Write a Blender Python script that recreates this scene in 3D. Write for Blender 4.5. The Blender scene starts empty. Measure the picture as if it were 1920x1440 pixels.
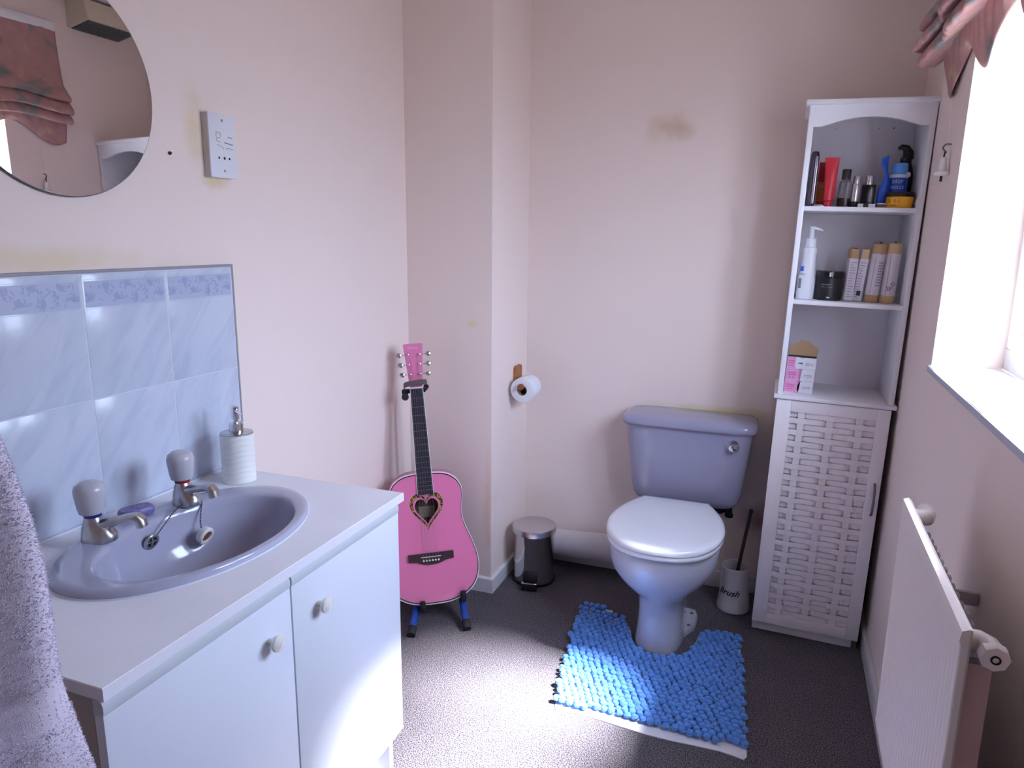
import bpy, bmesh, math, random
from mathutils import Vector, Matrix
random.seed(7)
PI = math.pi
sc = bpy.context.scene
C = sc.collection

# ------------------------------------------------------------------ camera
cam_d = bpy.data.cameras.new('camera')
cam_d.sensor_fit = 'HORIZONTAL'; cam_d.sensor_width = 36.0
cam_d.lens = 1340.0 / 1920.0 * 36.0
cam_d.clip_start = 0.02
cam = bpy.data.objects.new('camera', cam_d); C.objects.link(cam)
CR = Matrix(((0.9346, -0.0798, 0.3467), (0.3556, 0.1833, -0.9165), (0.0096, 0.9798, 0.1997)))
cam.matrix_world = Matrix.Translation((0, 0, 1.4)) @ CR.to_quaternion().to_matrix().to_4x4()
sc.camera = cam

# ------------------------------------------------------------------ light
world = bpy.data.worlds.new('sky'); sc.world = world; world.use_nodes = True
bg = world.node_tree.nodes['Background']
wn = world.node_tree.nodes; wl = world.node_tree.links
wtc = wn.new('ShaderNodeTexCoord'); wsp = wn.new('ShaderNodeSeparateXYZ'); wrp = wn.new('ShaderNodeValToRGB')
wl.new(wtc.outputs['Generated'], wsp.inputs[0]); wmr = wn.new('ShaderNodeMapRange')
wmr.inputs['From Min'].default_value = -0.25; wmr.inputs['From Max'].default_value = 0.35
wl.new(wsp.outputs['Z'], wmr.inputs['Value']); wl.new(wmr.outputs[0], wrp.inputs['Fac'])
wrp.color_ramp.elements[0].color = (0.20, 0.21, 0.24, 1); wrp.color_ramp.elements[1].color = (0.61, 0.735, 1.0, 1)
wl.new(wrp.outputs['Color'], bg.inputs[0]); bg.inputs[1].default_value = 28.0     # hazy bright sky over darker ground
sun_d = bpy.data.lights.new('sun', 'SUN'); sun_d.energy = 85.0; sun_d.angle = math.radians(12)
sun_d.color = (0.95, 0.94, 1.0)
sun = bpy.data.objects.new('sun', sun_d); C.objects.link(sun)
sun.rotation_euler = Vector((-1.05, -0.02, -1.42)).to_track_quat('-Z', 'Y').to_euler()
sun.location = (2, 1.6, 3)
por_d = bpy.data.lights.new('window_portal', 'AREA'); por_d.shape = 'RECTANGLE'
por_d.size = 1.03; por_d.size_y = 1.05; por_d.cycles.is_portal = True
por = bpy.data.objects.new('window_portal', por_d); C.objects.link(por)
por.matrix_world = Matrix.Translation((0.66, 1.6125, 1.6)) @ Matrix.Rotation(PI/2, 4, 'Y')
sc.view_settings.view_transform = 'Standard'; sc.view_settings.look = 'None'
sc.view_settings.exposure = 0.0; sc.view_settings.gamma = 1.0
sc.view_settings.use_curve_mapping = False

# ------------------------------------------------------------------ materials
def srgb(r, g, b):
    f = lambda c: (c/255/12.92) if c/255 <= 0.04045 else ((c/255+0.055)/1.055)**2.4
    return (f(r), f(g), f(b), 1)
MATS = {}
def mat(name, col, rough=0.5, metal=0.0, vary=None, bump=None, spec=None, coat=0, trans=0, ior=1.45, alpha=1, sheen=0, col2=None):
    m = bpy.data.materials.new(name); m.use_nodes = True
    nt = m.node_tree; b = nt.nodes['Principled BSDF']
    b.inputs['Base Color'].default_value = col
    b.inputs['Roughness'].default_value = rough; b.inputs['Metallic'].default_value = metal
    b.inputs['Coat Weight'].default_value = coat; b.inputs['Transmission Weight'].default_value = trans
    b.inputs['IOR'].default_value = ior; b.inputs['Alpha'].default_value = alpha
    if sheen: b.inputs['Sheen Weight'].default_value = sheen
    if spec is not None: b.inputs['Specular IOR Level'].default_value = spec
    if vary or bump:
        tc = nt.nodes.new('ShaderNodeTexCoord')
    if vary:                                   # (scale, amount)
        n = nt.nodes.new('ShaderNodeTexNoise'); n.inputs['Scale'].default_value = vary[0]; n.inputs['Detail'].default_value = 4
        nt.links.new(tc.outputs['Object'], n.inputs['Vector'])
        r = nt.nodes.new('ShaderNodeValToRGB')
        c2 = col2 or tuple(c*(1-vary[1]) for c in col[:3])+(1,)
        r.color_ramp.elements[0].position = 0.35; r.color_ramp.elements[1].position = 0.65
        r.color_ramp.elements[0].color = c2; r.color_ramp.elements[1].color = col
        nt.links.new(n.outputs['Fac'], r.inputs['Fac']); nt.links.new(r.outputs['Color'], b.inputs['Base Color'])
    if bump:                                   # (scale, strength, distance)
        n = nt.nodes.new('ShaderNodeTexNoise'); n.inputs['Scale'].default_value = bump[0]; n.inputs['Detail'].default_value = 3
        nt.links.new(tc.outputs['Object'], n.inputs['Vector'])
        bp = nt.nodes.new('ShaderNodeBump'); bp.inputs['Strength'].default_value = bump[1]; bp.inputs['Distance'].default_value = bump[2]
        nt.links.new(n.outputs['Fac'], bp.inputs['Height']); nt.links.new(bp.outputs['Normal'], b.inputs['Normal'])
    MATS[name] = m
    return m

def wall_material():
    m = mat('wall_paint', srgb(244, 226, 217), 0.75, bump=(180, 0.12, 0.002))
    nt = m.node_tree; b = nt.nodes['Principled BSDF']
    geo = nt.nodes.new('ShaderNodeNewGeometry')
    n = nt.nodes.new('ShaderNodeTexNoise'); n.inputs['Scale'].default_value = 14; n.inputs['Detail'].default_value = 3
    nt.links.new(geo.outputs['Position'], n.inputs['Vector'])
    cur = None
    # stains in the paint, and one patch of painted shade: centre, radii, colour, strength
    spots = [((-0.457, 2.855, 1.817), (0.085, 0.1, 0.065), srgb(200, 165, 128), 0.55),
             ((-0.40, 2.855, 1.80), (0.05, 0.1, 0.04), srgb(204, 172, 138), 0.35),
             ((-0.20, 2.855, 0.742), (0.30, 0.1, 0.022), srgb(214, 200, 120), 0.6),
             ((-1.367, 1.42, 1.66), (0.1, 0.035, 0.10), srgb(222, 200, 130), 0.55),
             ((-1.367, 1.48, 1.535), (0.1, 0.06, 0.02), srgb(205, 190, 110), 0.5),
             ((-1.367, 0.98, 1.35), (0.1, 0.30, 0.03), srgb(226, 206, 150), 0.5),
             ((-1.10, 2.461, 1.08), (0.025, 0.1, 0.02), srgb(225, 215, 140), 0.5),
             ((-1.03, 2.461, 0.35), (0.02, 0.1, 0.2), srgb(212, 190, 140), 0.5),
             ((-0.03, 2.855, 0.30), (0.07, 0.1, 0.10), srgb(150, 105, 95), 0.8)]  # last entry: shade of the toilet-brush corner painted into the wall colour
    for c, r, col, s in spots:
        sub = nt.nodes.new('ShaderNodeVectorMath'); sub.operation = 'SUBTRACT'; sub.inputs[1].default_value = c
        nt.links.new(geo.outputs['Position'], sub.inputs[0])
        dv = nt.nodes.new('ShaderNodeVectorMath'); dv.operation = 'DIVIDE'; dv.inputs[1].default_value = r
        nt.links.new(sub.outputs[0], dv.inputs[0])
        ln = nt.nodes.new('ShaderNodeVectorMath'); ln.operation = 'LENGTH'; nt.links.new(dv.outputs[0], ln.inputs[0])
        ad = nt.nodes.new('ShaderNodeMath'); ad.operation = 'MULTIPLY_ADD'; ad.inputs[1].default_value = 1.4
        nt.links.new(n.outputs['Fac'], ad.inputs[0]); nt.links.new(ln.outputs['Value'], ad.inputs[2])
        mp = nt.nodes.new('ShaderNodeMapRange'); mp.inputs['From Min'].default_value = 2.0; mp.inputs['From Max'].default_value = 0.6
        mp.inputs['To Min'].default_value = 0; mp.inputs['To Max'].default_value = s
        mp.interpolation_type = 'SMOOTHSTEP'
        nt.links.new(ad.outputs[0], mp.inputs['Value'])
        mx = nt.nodes.new('ShaderNodeMix'); mx.data_type = 'RGBA'
        nt.links.new(mp.outputs[0], mx.inputs['Factor'])
        if cur is None: mx.inputs['A'].default_value = srgb(244, 226, 217)
        else: nt.links.new(cur, mx.inputs['A'])
        mx.inputs['B'].default_value = col
        cur = mx.outputs['Result']
    nt.links.new(cur, b.inputs['Base Color'])
    return m
wall_material()

def carpet_material():
    m = mat('carpet', srgb(104, 97, 101), 0.95, spec=0.1)
    nt = m.node_tree; b = nt.nodes['Principled BSDF']
    tc = nt.nodes.new('ShaderNodeTexCoord')
    a = nt.nodes.new('ShaderNodeTexNoise'); a.inputs['Scale'].default_value = 330; a.inputs['Detail'].default_value = 2
    c = nt.nodes.new('ShaderNodeTexNoise'); c.inputs['Scale'].default_value = 7; c.inputs['Detail'].default_value = 3
    nt.links.new(tc.outputs['Object'], a.inputs['Vector']); nt.links.new(tc.outputs['Object'], c.inputs['Vector'])
    r = nt.nodes.new('ShaderNodeValToRGB')
    r.color_ramp.elements[0].position = 0.40; r.color_ramp.elements[0].color = srgb(50, 46, 52)
    r.color_ramp.elements[1].position = 0.62; r.color_ramp.elements[1].color = srgb(144, 138, 144)
    nt.links.new(a.outputs['Fac'], r.inputs['Fac'])
    mx = nt.nodes.new('ShaderNodeMix'); mx.data_type = 'RGBA'; mx.blend_type = 'MULTIPLY'
    r2 = nt.nodes.new('ShaderNodeValToRGB')
    r2.color_ramp.elements[0].color = (0.82, 0.82, 0.84, 1); r2.color_ramp.elements[1].color = (1.1, 1.08, 1.06, 1)
    nt.links.new(c.outputs['Fac'], r2.inputs['Fac'])
    mx.inputs['Factor'].default_value = 1
    nt.links.new(r.outputs['Color'], mx.inputs['A']); nt.links.new(r2.outputs['Color'], mx.inputs['B'])
    nt.links.new(mx.outputs['Result'], b.inputs['Base Color'])
    bp = nt.nodes.new('ShaderNodeBump'); bp.inputs['Strength'].default_value = 0.9; bp.inputs['Distance'].default_value = 0.004
    nt.links.new(a.outputs['Fac'], bp.inputs['Height']); nt.links.new(bp.outputs['Normal'], b.inputs['Normal'])
carpet_material()

def marble_tile():
    m = mat('marble_tile', srgb(226, 228, 234), 0.18, coat=0.2)
    nt = m.node_tree; b = nt.nodes['Principled BSDF']
    geo = nt.nodes.new('ShaderNodeNewGeometry')
    m0 = nt.nodes.new('ShaderNodeMapping'); m0.inputs['Rotation'].default_value = (math.radians(-52), 0, 0)
    mp = nt.nodes.new('ShaderNodeMapping'); mp.inputs['Scale'].default_value = (1, 2.4, 11)
    nt.links.new(geo.outputs['Position'], m0.inputs['Vector']); nt.links.new(m0.outputs['Vector'], mp.inputs['Vector'])
    n = nt.nodes.new('ShaderNodeTexNoise'); n.inputs['Scale'].default_value = 2.2; n.inputs['Detail'].default_value = 5
    n.inputs['Distortion'].default_value = 0.8
    nt.links.new(mp.outputs['Vector'], n.inputs['Vector'])
    r = nt.nodes.new('ShaderNodeValToRGB')
    r.color_ramp.elements[0].position = 0.34; r.color_ramp.elements[0].color = srgb(193, 202, 220)
    r.color_ramp.elements[1].position = 0.55; r.color_ramp.elements[1].color = srgb(206, 213, 228)
    nt.links.new(n.outputs['Fac'], r.inputs['Fac']); nt.links.new(r.outputs['Color'], b.inputs['Base Color'])
marble_tile()

mat('white_gloss', srgb(238, 236, 234), 0.3)
mat('ceiling_white', srgb(242, 228, 218), 0.8)
mat('window_white', srgb(244, 244, 244), 0.35)
mat('skirting', srgb(226, 224, 226), 0.4)
mat('countertop', srgb(242, 240, 246), 0.45, vary=(9, 0.05))
mat('edge_white', srgb(236, 234, 242), 0.4)
mat('laminate_white', srgb(226, 230, 240), 0.4)
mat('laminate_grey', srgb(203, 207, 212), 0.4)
mat('laminate_shaded', srgb(176, 166, 158), 0.5)
mat('painted_shade', srgb(45, 42, 45), 0.8)
mat('knob_cream', srgb(232, 228, 220), 0.25)
mat('porcelain_grey', srgb(172, 172, 192), 0.12, coat=0.4)
mat('porcelain_cistern', srgb(158, 156, 180), 0.14, coat=0.4)
mat('pan_grey', srgb(190, 192, 206), 0.12, coat=0.4)
mat('seat_white', srgb(234, 236, 244), 0.16, coat=0.3)
mat('chrome', (0.75, 0.75, 0.77, 1), 0.12, 1.0)
mat('chrome_dull', (0.62, 0.61, 0.62, 1), 0.28, 1.0, vary=(40, 0.25))
mat('tap_grey', srgb(188, 186, 194), 0.25, coat=0.3)
mat('blue_ring', srgb(30, 50, 130), 0.3); mat('red_ring', srgb(150, 40, 50), 0.3)
mat('soap_purple', srgb(128, 118, 176), 0.4, vary=(120, 0.35), bump=(90, 0.4, 0.002))
mat('soap_top', srgb(186, 180, 200), 0.5)
mat('chain_steel', (0.16, 0.15, 0.17, 1), 0.45, 0.8)
mat('rubber_white', srgb(230, 226, 222), 0.5); mat('rust', srgb(120, 70, 55), 0.7)
mat('black', srgb(24, 22, 24), 0.45)
mat('black_gloss', srgb(20, 19, 22), 0.18)
mat('grout', srgb(214, 216, 228), 0.7)
mat('trim_grey', srgb(150, 148, 156), 0.5)
mat('print_blue', srgb(184, 192, 216), 0.3); mat('print_leaf', srgb(164, 172, 206), 0.3); mat('print_pale', srgb(192, 206, 224), 0.3)
mat('dispenser_white', srgb(240, 239, 234), 0.35)
mat('towel', srgb(232, 222, 238), 0.95, spec=0.05, vary=(60, 0.06), bump=(900, 0.5, 0.002))
mat('mirror', (0.93, 0.92, 0.92, 1), 0.01, 1.0); mat('mirror_edge', srgb(90, 92, 96), 0.3)
mat('socket_white', srgb(232, 232, 238), 0.35); mat('socket_side', srgb(216, 206, 202), 0.4); mat('ink_grey', srgb(110, 112, 125), 0.6)
mat('guitar_pink', srgb(232, 128, 172), 0.28, coat=0.2)
mat('guitar_head', srgb(228, 130, 172), 0.35)
mat('guitar_side', srgb(214, 120, 160), 0.3)
mat('binding_dark', srgb(60, 35, 50), 0.4, vary=(90, 0.5)); mat('binding_white', srgb(236, 228, 230), 0.4)
mat('rosewood', srgb(50, 44, 58), 0.45, vary=(60, 0.3)); mat('bridge_wood', srgb(64, 42, 48), 0.45, vary=(50, 0.3))
mat('inside_wood', srgb(96, 74, 62), 0.8); mat('label_paper', srgb(150, 140, 120), 0.8)
tm = mat('tortoise', srgb(64, 46, 44), 0.3, vary=(260, 0), col2=srgb(225, 190, 70))
for n_ in tm.node_tree.nodes:
    if n_.type == 'VALTORGB': n_.color_ramp.elements[0].position = 0.40; n_.color_ramp.elements[1].position = 0.47
mat('string', (0.34, 0.32, 0.32, 1), 0.4, 1.0)
mat('bone', srgb(238, 232, 226), 0.4)
mat('strap_brown', srgb(96, 78, 78), 0.7)
mat('stand_blue', srgb(38, 78, 170), 0.35, vary=(30, 0.25)); mat('rubber_black', srgb(28, 28, 34), 0.6)
mat('steel', (0.64, 0.62, 0.64, 1), 0.07, 1.0); mat('steel_lid', (0.62, 0.60, 0.61, 1), 0.3, 1.0)
mat('pipe_white', srgb(214, 206, 208), 0.35)
mat('wood', srgb(176, 112, 60), 0.4, vary=(25, 0.3)); mat('wood_dark', srgb(140, 84, 56), 0.4)
mat('paper', srgb(236, 236, 240), 0.9, bump=(160, 0.2, 0.001)); mat('cardboard', srgb(150, 130, 116), 0.9)
mat('ceramic_pot', srgb(214, 208, 212), 0.2, coat=0.3); mat('brush_handle', srgb(48, 36, 38), 0.5); mat('bristle', srgb(230, 228, 226), 0.9)
mat('mat_blue', srgb(98, 154, 232), 0.95, spec=0.05, sheen=0.25, bump=(380, 0.6, 0.003), vary=(18, 0.12))
mat('mat_backing', srgb(226, 226, 232), 0.8)
mat('cabinet_white', srgb(242, 239, 243), 0.38)
mat('cabinet_door', srgb(246, 238, 240), 0.42)
mat('cabinet_back', srgb(244, 236, 242), 0.5)
mat('worn_edge', srgb(120, 98, 84), 0.9, vary=(160, 0.5))
mat('handle_metal', (0.20, 0.18, 0.19, 1), 0.4, 1.0)
mat('rad_white', srgb(246, 232, 226), 0.4); mat('rad_cream', srgb(214, 200, 192), 0.45); mat('rad_grey', srgb(192, 182, 184), 0.5)
mat('rad_end', srgb(206, 172, 170), 0.5)
mat('sill_edge', srgb(190, 190, 204), 0.5)
mat('purple_can', (0.10, 0.085, 0.11, 1), 0.2, 0.8); mat('can_stripe', (0.55, 0.45, 0.48, 1), 0.25, 0.9)
mat('red', srgb(200, 36, 44), 0.3); mat('red_tube', srgb(196, 44, 58), 0.35); mat('orange', srgb(226, 130, 60), 0.4)
mat('glass', (0.9, 0.88, 0.9, 1), 0.03, trans=1.0, ior=1.3); mat('brown_liquid', srgb(70, 48, 50), 0.2)
mat('cap_dark', srgb(52, 50, 54), 0.35); mat('silver', (0.66, 0.64, 0.68, 1), 0.28, 0.9)
mat('blue_sachet', srgb(40, 92, 205), 0.35); mat('can_blue', srgb(30, 84, 190), 0.3); mat('can_light', srgb(90, 152, 225), 0.3)
mat('can_white', srgb(216, 220, 232), 0.4); mat('yellow', srgb(236, 168, 40), 0.4)
mat('lotion_white', srgb(232, 232, 238), 0.3); mat('label_blue', srgb(40, 80, 190), 0.4)
mat('kraft', srgb(184, 150, 116), 0.85); mat('kraft_light', srgb(200, 172, 134), 0.85); mat('kraft_dark', srgb(140, 112, 84), 0.9)
mat('label_white', srgb(216, 208, 218), 0.6); mat('label_pinkline', srgb(188, 160, 172), 0.6); mat('ink_dark', srgb(46, 44, 54), 0.6)
mat('ink_mid', srgb(128, 124, 146), 0.6)
mat('carton_white', srgb(232, 228, 236), 0.5); mat('carton_pink', srgb(236, 160, 204), 0.5); mat('ink_pink', srgb(190, 90, 140), 0.6)
mat('heater_cream', srgb(226, 214, 190), 0.5); mat('grille_grey', srgb(96, 100, 100), 0.5)
mat('cord_white', srgb(228, 224, 220), 0.5)

def blind_material():
    m = mat('blind_fabric', srgb(190, 140, 138), 0.9, spec=0.05)
    nt = m.node_tree; b = nt.nodes['Principled BSDF']
    tc = nt.nodes.new('ShaderNodeTexCoord')
    n = nt.nodes.new('ShaderNodeTexNoise'); n.inputs['Scale'].default_value = 7; n.inputs['Detail'].default_value = 3; n.inputs['Distortion'].default_value = 1.2
    n2 = nt.nodes.new('ShaderNodeTexNoise'); n2.inputs['Scale'].default_value = 26; n2.inputs['Detail'].default_value = 3
    nt.links.new(tc.outputs['Object'], n.inputs['Vector']); nt.links.new(tc.outputs['Object'], n2.inputs['Vector'])
    r = nt.nodes.new('ShaderNodeValToRGB'); e = r.color_ramp.elements
    e[0].position = 0.30; e[0].color = srgb(132, 132, 130); e[1].position = 0.72; e[1].color = srgb(198, 172, 152)
    x = e.new(0.42); x.color = srgb(156, 148, 144); x = e.new(0.47); x.color = srgb(186, 148, 146); x = e.new(0.62); x.color = srgb(192, 150, 146)
    nt.links.new(n.outputs['Fac'], r.inputs['Fac'])
    mx = nt.nodes.new('ShaderNodeMix'); mx.data_type = 'RGBA'; mx.blend_type = 'MULTIPLY'; mx.inputs['Factor'].default_value = 0.5
    r2 = nt.nodes.new('ShaderNodeValToRGB'); r2.color_ramp.elements[0].color = (0.6, 0.55, 0.55, 1); r2.color_ramp.elements[1].color = (1.1, 1.05, 1.05, 1)
    nt.links.new(n2.outputs['Fac'], r2.inputs['Fac'])
    nt.links.new(r.outputs['Color'], mx.inputs['A']); nt.links.new(r2.outputs['Color'], mx.inputs['B'])
    nt.links.new(mx.outputs['Result'], b.inputs['Base Color'])
blind_material()

def pane_material():
    m = bpy.data.materials.new('window_glass'); m.use_nodes = True
    nt = m.node_tree; nt.nodes.clear()
    o = nt.nodes.new('ShaderNodeOutputMaterial'); t = nt.nodes.new('ShaderNodeBsdfTransparent'); g = nt.nodes.new('ShaderNodeBsdfGlossy')
    t.inputs[0].default_value = (0.94, 0.95, 0.96, 1); g.inputs['Roughness'].default_value = 0.2
    mx = nt.nodes.new('ShaderNodeMixShader'); mx.inputs[0].default_value = 0.05
    nt.links.new(t.outputs[0], mx.inputs[1]); nt.links.new(g.outputs[0], mx.inputs[2]); nt.links.new(mx.outputs[0], o.inputs[0])
    MATS['window_glass'] = m
pane_material()

# ------------------------------------------------------------------ mesh helpers
class MB:
    def __init__(s): s.v = []; s.f = []
    def add(s, v, f):
        k = len(s.v); s.v += [tuple(p) for p in v]; s.f += [tuple(i+k for i in q) for q in f]; return s
    def box(s, x0, x1, y0, y1, z0, z1, bev=0.0, seg=2):
        if bev <= 0:
            return s.add([(x0,y0,z0),(x1,y0,z0),(x1,y1,z0),(x0,y1,z0),(x0,y0,z1),(x1,y0,z1),(x1,y1,z1),(x0,y1,z1)],
                         [(3,2,1,0),(4,5,6,7),(0,1,5,4),(1,2,6,5),(2,3,7,6),(3,0,4,7)])
        bm = bmesh.new(); bmesh.ops.create_cube(bm, size=1)
        for v in bm.verts:
            v.co = Vector((x0+(x1-x0)*(v.co.x+.5), y0+(y1-y0)*(v.co.y+.5), z0+(z1-z0)*(v.co.z+.5)))
        bmesh.ops.bevel(bm, geom=bm.edges[:], offset=bev, segments=seg, affect='EDGES', profile=0.5)
        return s.bm(bm)
    def bm(s, bm):
        bm.verts.index_update()
        s.add([v.co[:] for v in bm.verts], [[v.index for v in f.verts] for f in bm.faces]); bm.free(); return s
    def loft(s, rings, cap0=True, cap1=True, closed=True):
        n = len(rings[0]); v = [p for r in rings for p in r]; f = []
        for i in range(len(rings)-1):
            for j in range(n if closed else n-1):
                a = i*n+j; b = i*n+(j+1) % n
                f.append((a, b, b+n, a+n))
        if cap0: f.append(tuple(range(n-1, -1, -1)))
        if cap1: f.append(tuple(range((len(rings)-1)*n, len(rings)*n)))
        return s.add(v, f)
    def lathe(s, prof, n=28, c=(0,0,0), axis='Z', cap0=True, cap1=True):
        rings = []
        for r, h in prof:
            ring = []
            for j in range(n):
                a = 2*PI*j/n; x, y = r*math.cos(a), r*math.sin(a)
                p = {'Z': (x, y, h), 'X': (h, x, y), 'Y': (y, h, x)}[axis]
                ring.append((p[0]+c[0], p[1]+c[1], p[2]+c[2]))
            rings.append(ring)
        return s.loft(rings, cap0, cap1)
    def cyl(s, p0, p1, r0, r1=None, n=14):
        return s.tube([p0, p1], [r0, r0 if r1 is None else r1], n)
    def tube(s, path, r, n=10, caps=True, flat=1.0):
        P = [Vector(p) for p in path]; R = r if isinstance(r, (list, tuple)) else [r]*len(P)
        rings = []; up = None
        for i, p in enumerate(P):
            t = (P[min(i+1, len(P)-1)]-P[max(i-1, 0)]).normalized()
            if up is None:
                up = Vector((0, 0, 1)) if abs(t.z) < 0.9 else Vector((1, 0, 0))
            a = t.cross(up)
            if a.length < 1e-5: a = t.cross(Vector((0, 1, 0)))
            a.normalize(); b = a.cross(t).normalized(); up = b
            rings.append([tuple(p+R[i]*(math.cos(2*PI*j/n)*a+flat*math.sin(2*PI*j/n)*b)) for j in range(n)])
        return s.loft(rings, caps, caps)
    def prism(s, poly, y0, y1):               # outline in x,z; extruded in y
        n = len(poly)
        v = [(x, y0, z) for x, z in poly]+[(x, y1, z) for x, z in poly]
        f = [tuple(range(n)), tuple(range(2*n-1, n-1, -1))]+[((i+1) % n, i, i+n, (i+1) % n+n) for i in range(n)]
        return s.add(v, f)
    def tri_prism(s, poly, y0, y1):           # concave outline
        bm = bmesh.new()
        vs = [bm.verts.new((x, y0, z)) for x, z in poly]; f = bm.faces.new(vs)
        r = bmesh.ops.triangulate(bm, faces=[f])
        g = bmesh.ops.extrude_face_region(bm, geom=bm.faces[:])
        for e in g['geom']:
            if isinstance(e, bmesh.types.BMVert): e.co.y = y1
        bmesh.ops.recalc_face_normals(bm, faces=bm.faces)
        return s.bm(bm)
    def build(s, name, m, parent=None, ang=35):
        me = bpy.data.meshes.new(name); me.from_pydata(s.v, [], s.f); me.update()
        bm = bmesh.new(); bm.from_mesh(me); bmesh.ops.recalc_face_normals(bm, faces=bm.faces); bm.to_mesh(me); bm.free()
        me.polygons.foreach_set('use_smooth', [True]*len(me.polygons))
        me.set_sharp_from_angle(angle=math.radians(ang))
        me.materials.append(MATS[m])
        o = bpy.data.objects.new(name, me); C.objects.link(o)
        if parent: o.parent = parent
        return o

def tag(o, label, cat, group=None):
    o['label'] = label; o['category'] = cat
    if group: o['group'] = group
    return o
def struct(o): o['kind'] = 'structure'; return o
def thing(name, label, cat, loc=(0, 0, 0), rot=None, group=None):
    e = bpy.data.objects.new(name, None); C.objects.link(e); e.empty_display_size = 0.05
    e.matrix_world = Matrix.Translation(loc) @ (rot.to_4x4() if rot else Matrix.Identity(4))
    return tag(e, label, cat, group)
def text(s, size, m, parent, M, name='lettering', shear=0.0, wrap=None, spacing=1.0, bold=0.0):
    cu = bpy.data.curves.new('txt', 'FONT'); cu.body = s; cu.size = size; cu.shear = shear; cu.align_x = 'CENTER'; cu.align_y = 'CENTER'
    cu.resolution_u = 2; cu.space_character = spacing; cu.offset = bold
    o = bpy.data.objects.new('txt', cu); C.objects.link(o)
    bpy.context.view_layer.update()
    me = bpy.data.meshes.new_from_object(o.evaluated_get(bpy.context.evaluated_depsgraph_get()))
    bpy.data.objects.remove(o)
    for v in me.vertices:
        x, y = v.co.x, v.co.y
        if wrap: v.co = Vector((wrap*math.sin(x/wrap), -wrap*math.cos(x/wrap), y))   # onto an upright cylinder of radius wrap
        else: v.co = Vector((x, 0, y))
    me.transform(M)
    me.name = name; me.materials.clear(); me.materials.append(MATS[m])
    q = bpy.data.objects.new(name, me); C.objects.link(q)
    if parent: q.parent = parent
    return q
def squig(parent, cx, z, w_, h, m, y=None, wrap=None, rot=0, seed=1):     # a line of print too small to read
    rr_ = random.Random(seed*7+int(z*1e4)); mb = MB(); x = cx-w_/2
    while x < cx+w_/2-h*.3:
        l = h*rr_.uniform(.35, .7); a0, a1 = h*rr_.uniform(0, .2), h*rr_.uniform(.75, 1)
        q = []
        for px, pz in ((x, a0), (x+l, a0), (x+l, a1), (x, a1)):
            if wrap: q.append((wrap*math.sin(px/wrap+rot), -wrap*math.cos(px/wrap+rot), z-h/2+pz))
            else: q.append((px, y, z-h/2+pz))
        mb.add(q, [(0, 1, 2, 3)]); x += l+h*(.18 if rr_.random() < .8 else .7)
    return mb.build('small_print', m, parent)
def supel(cx, cy, a, b, n=2.0, k=48, z=0):
    r = []
    for j in range(k):
        t = 2*PI*j/k; c, s = math.cos(t), math.sin(t)
        r.append((cx+a*math.copysign(abs(c)**(2/n), c), cy+b*math.copysign(abs(s)**(2/n), s), z))
    return r
def smooth_line(pts, k=6):                    # Catmull-Rom through 2D/3D points
    P = [Vector(p) for p in pts]; out = []
    for i in range(len(P)-1):
        a, b, c, d = P[max(i-1, 0)], P[i], P[i+1], P[min(i+2, len(P)-1)]
        for j in range(k):
            t = j/k
            out.append(tuple(0.5*((2*b)+(c-a)*t+(2*a-5*b+4*c-d)*t*t+(3*b-a-3*c+d)*t**3)))
    out.append(tuple(P[-1])); return out

# ------------------------------------------------------------------ the room
XL, XR, YB, YX, XB = -1.367, 0.362, 2.855, 2.461, -1.014
Y0, ZC = -1.1, 2.42
WL, WH, WZ0, WZ1 = 1.10, 2.125, 1.084, 2.10      # window opening
xr = lambda z: XR+0.0125*z
struct(MB().box(XL-.15, 0.75, Y0-.15, YB+.15, -0.1, 0).build('floor', 'carpet'))
struct(MB().box(XL-.15, 0.75, Y0-.15, YB+.15, ZC, ZC+.1).build('ceiling', 'ceiling_white'))
struct(MB().box(XL-.12, XL, Y0, YB+.1, 0, ZC).build('wall_left', 'wall_paint'))
struct(MB().box(XL, 0.70, YB, YB+.12, 0, ZC).build('wall_back', 'wall_paint'))
struct(MB().box(XL-.12, 0.70, Y0-.12, Y0, 0, ZC).build('wall_front', 'wall_paint'))
struct(MB().box(XL, XB, YX, YB, 0, ZC).build('wall_corner', 'wall_paint'))
w = MB()
for y0, y1, z0, z1 in ((Y0, YB, 0, WZ0-.018), (Y0, YB, WZ1, ZC), (WH, YB, WZ0-.018, WZ1), (Y0, WL, WZ0-.018, WZ1)):
    w.box(XR, 0.62, y0, y1, z0, z1)
w.v = [((x+0.0125*z) if x < 0.5 else x, y, z) for x, y, z in w.v]
struct(w.build('wall_right', 'wall_paint'))
def skirting(name, poly):
    struct(poly.build(name, 'skirting'))
b = MB(); b.add([(XL, YX-.012, 0), (XB+.012, YX-.012, 0), (XB+.012, YB-.012, 0), (XB, YB-.012, 0), (XB, YX, 0), (XL, YX, 0)] +
               [(XL, YX-.012, .058), (XB+.012, YX-.012, .058), (XB+.012, YB-.012, .058), (XB, YB-.012, .064), (XB, YX, .064), (XL, YX, .064)],
               [(0,1,7,6),(1,2,8,7),(2,3,9,8),(6,7,10,11),(7,8,9,10)])
skirting('baseboard_corner', b)
skirting('baseboard_back', MB().box(XB+.012, XR-.016, YB-.012, YB, 0, .07, .003))
skirting('baseboard_right', MB().box(XR-.016, XR+.002, Y0, YB-.012, 0, .075, .004))
skirting('baseboard_left', MB().box(XL, XL+.012, 1.46, YX-.012, 0, .064, .003))

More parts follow.
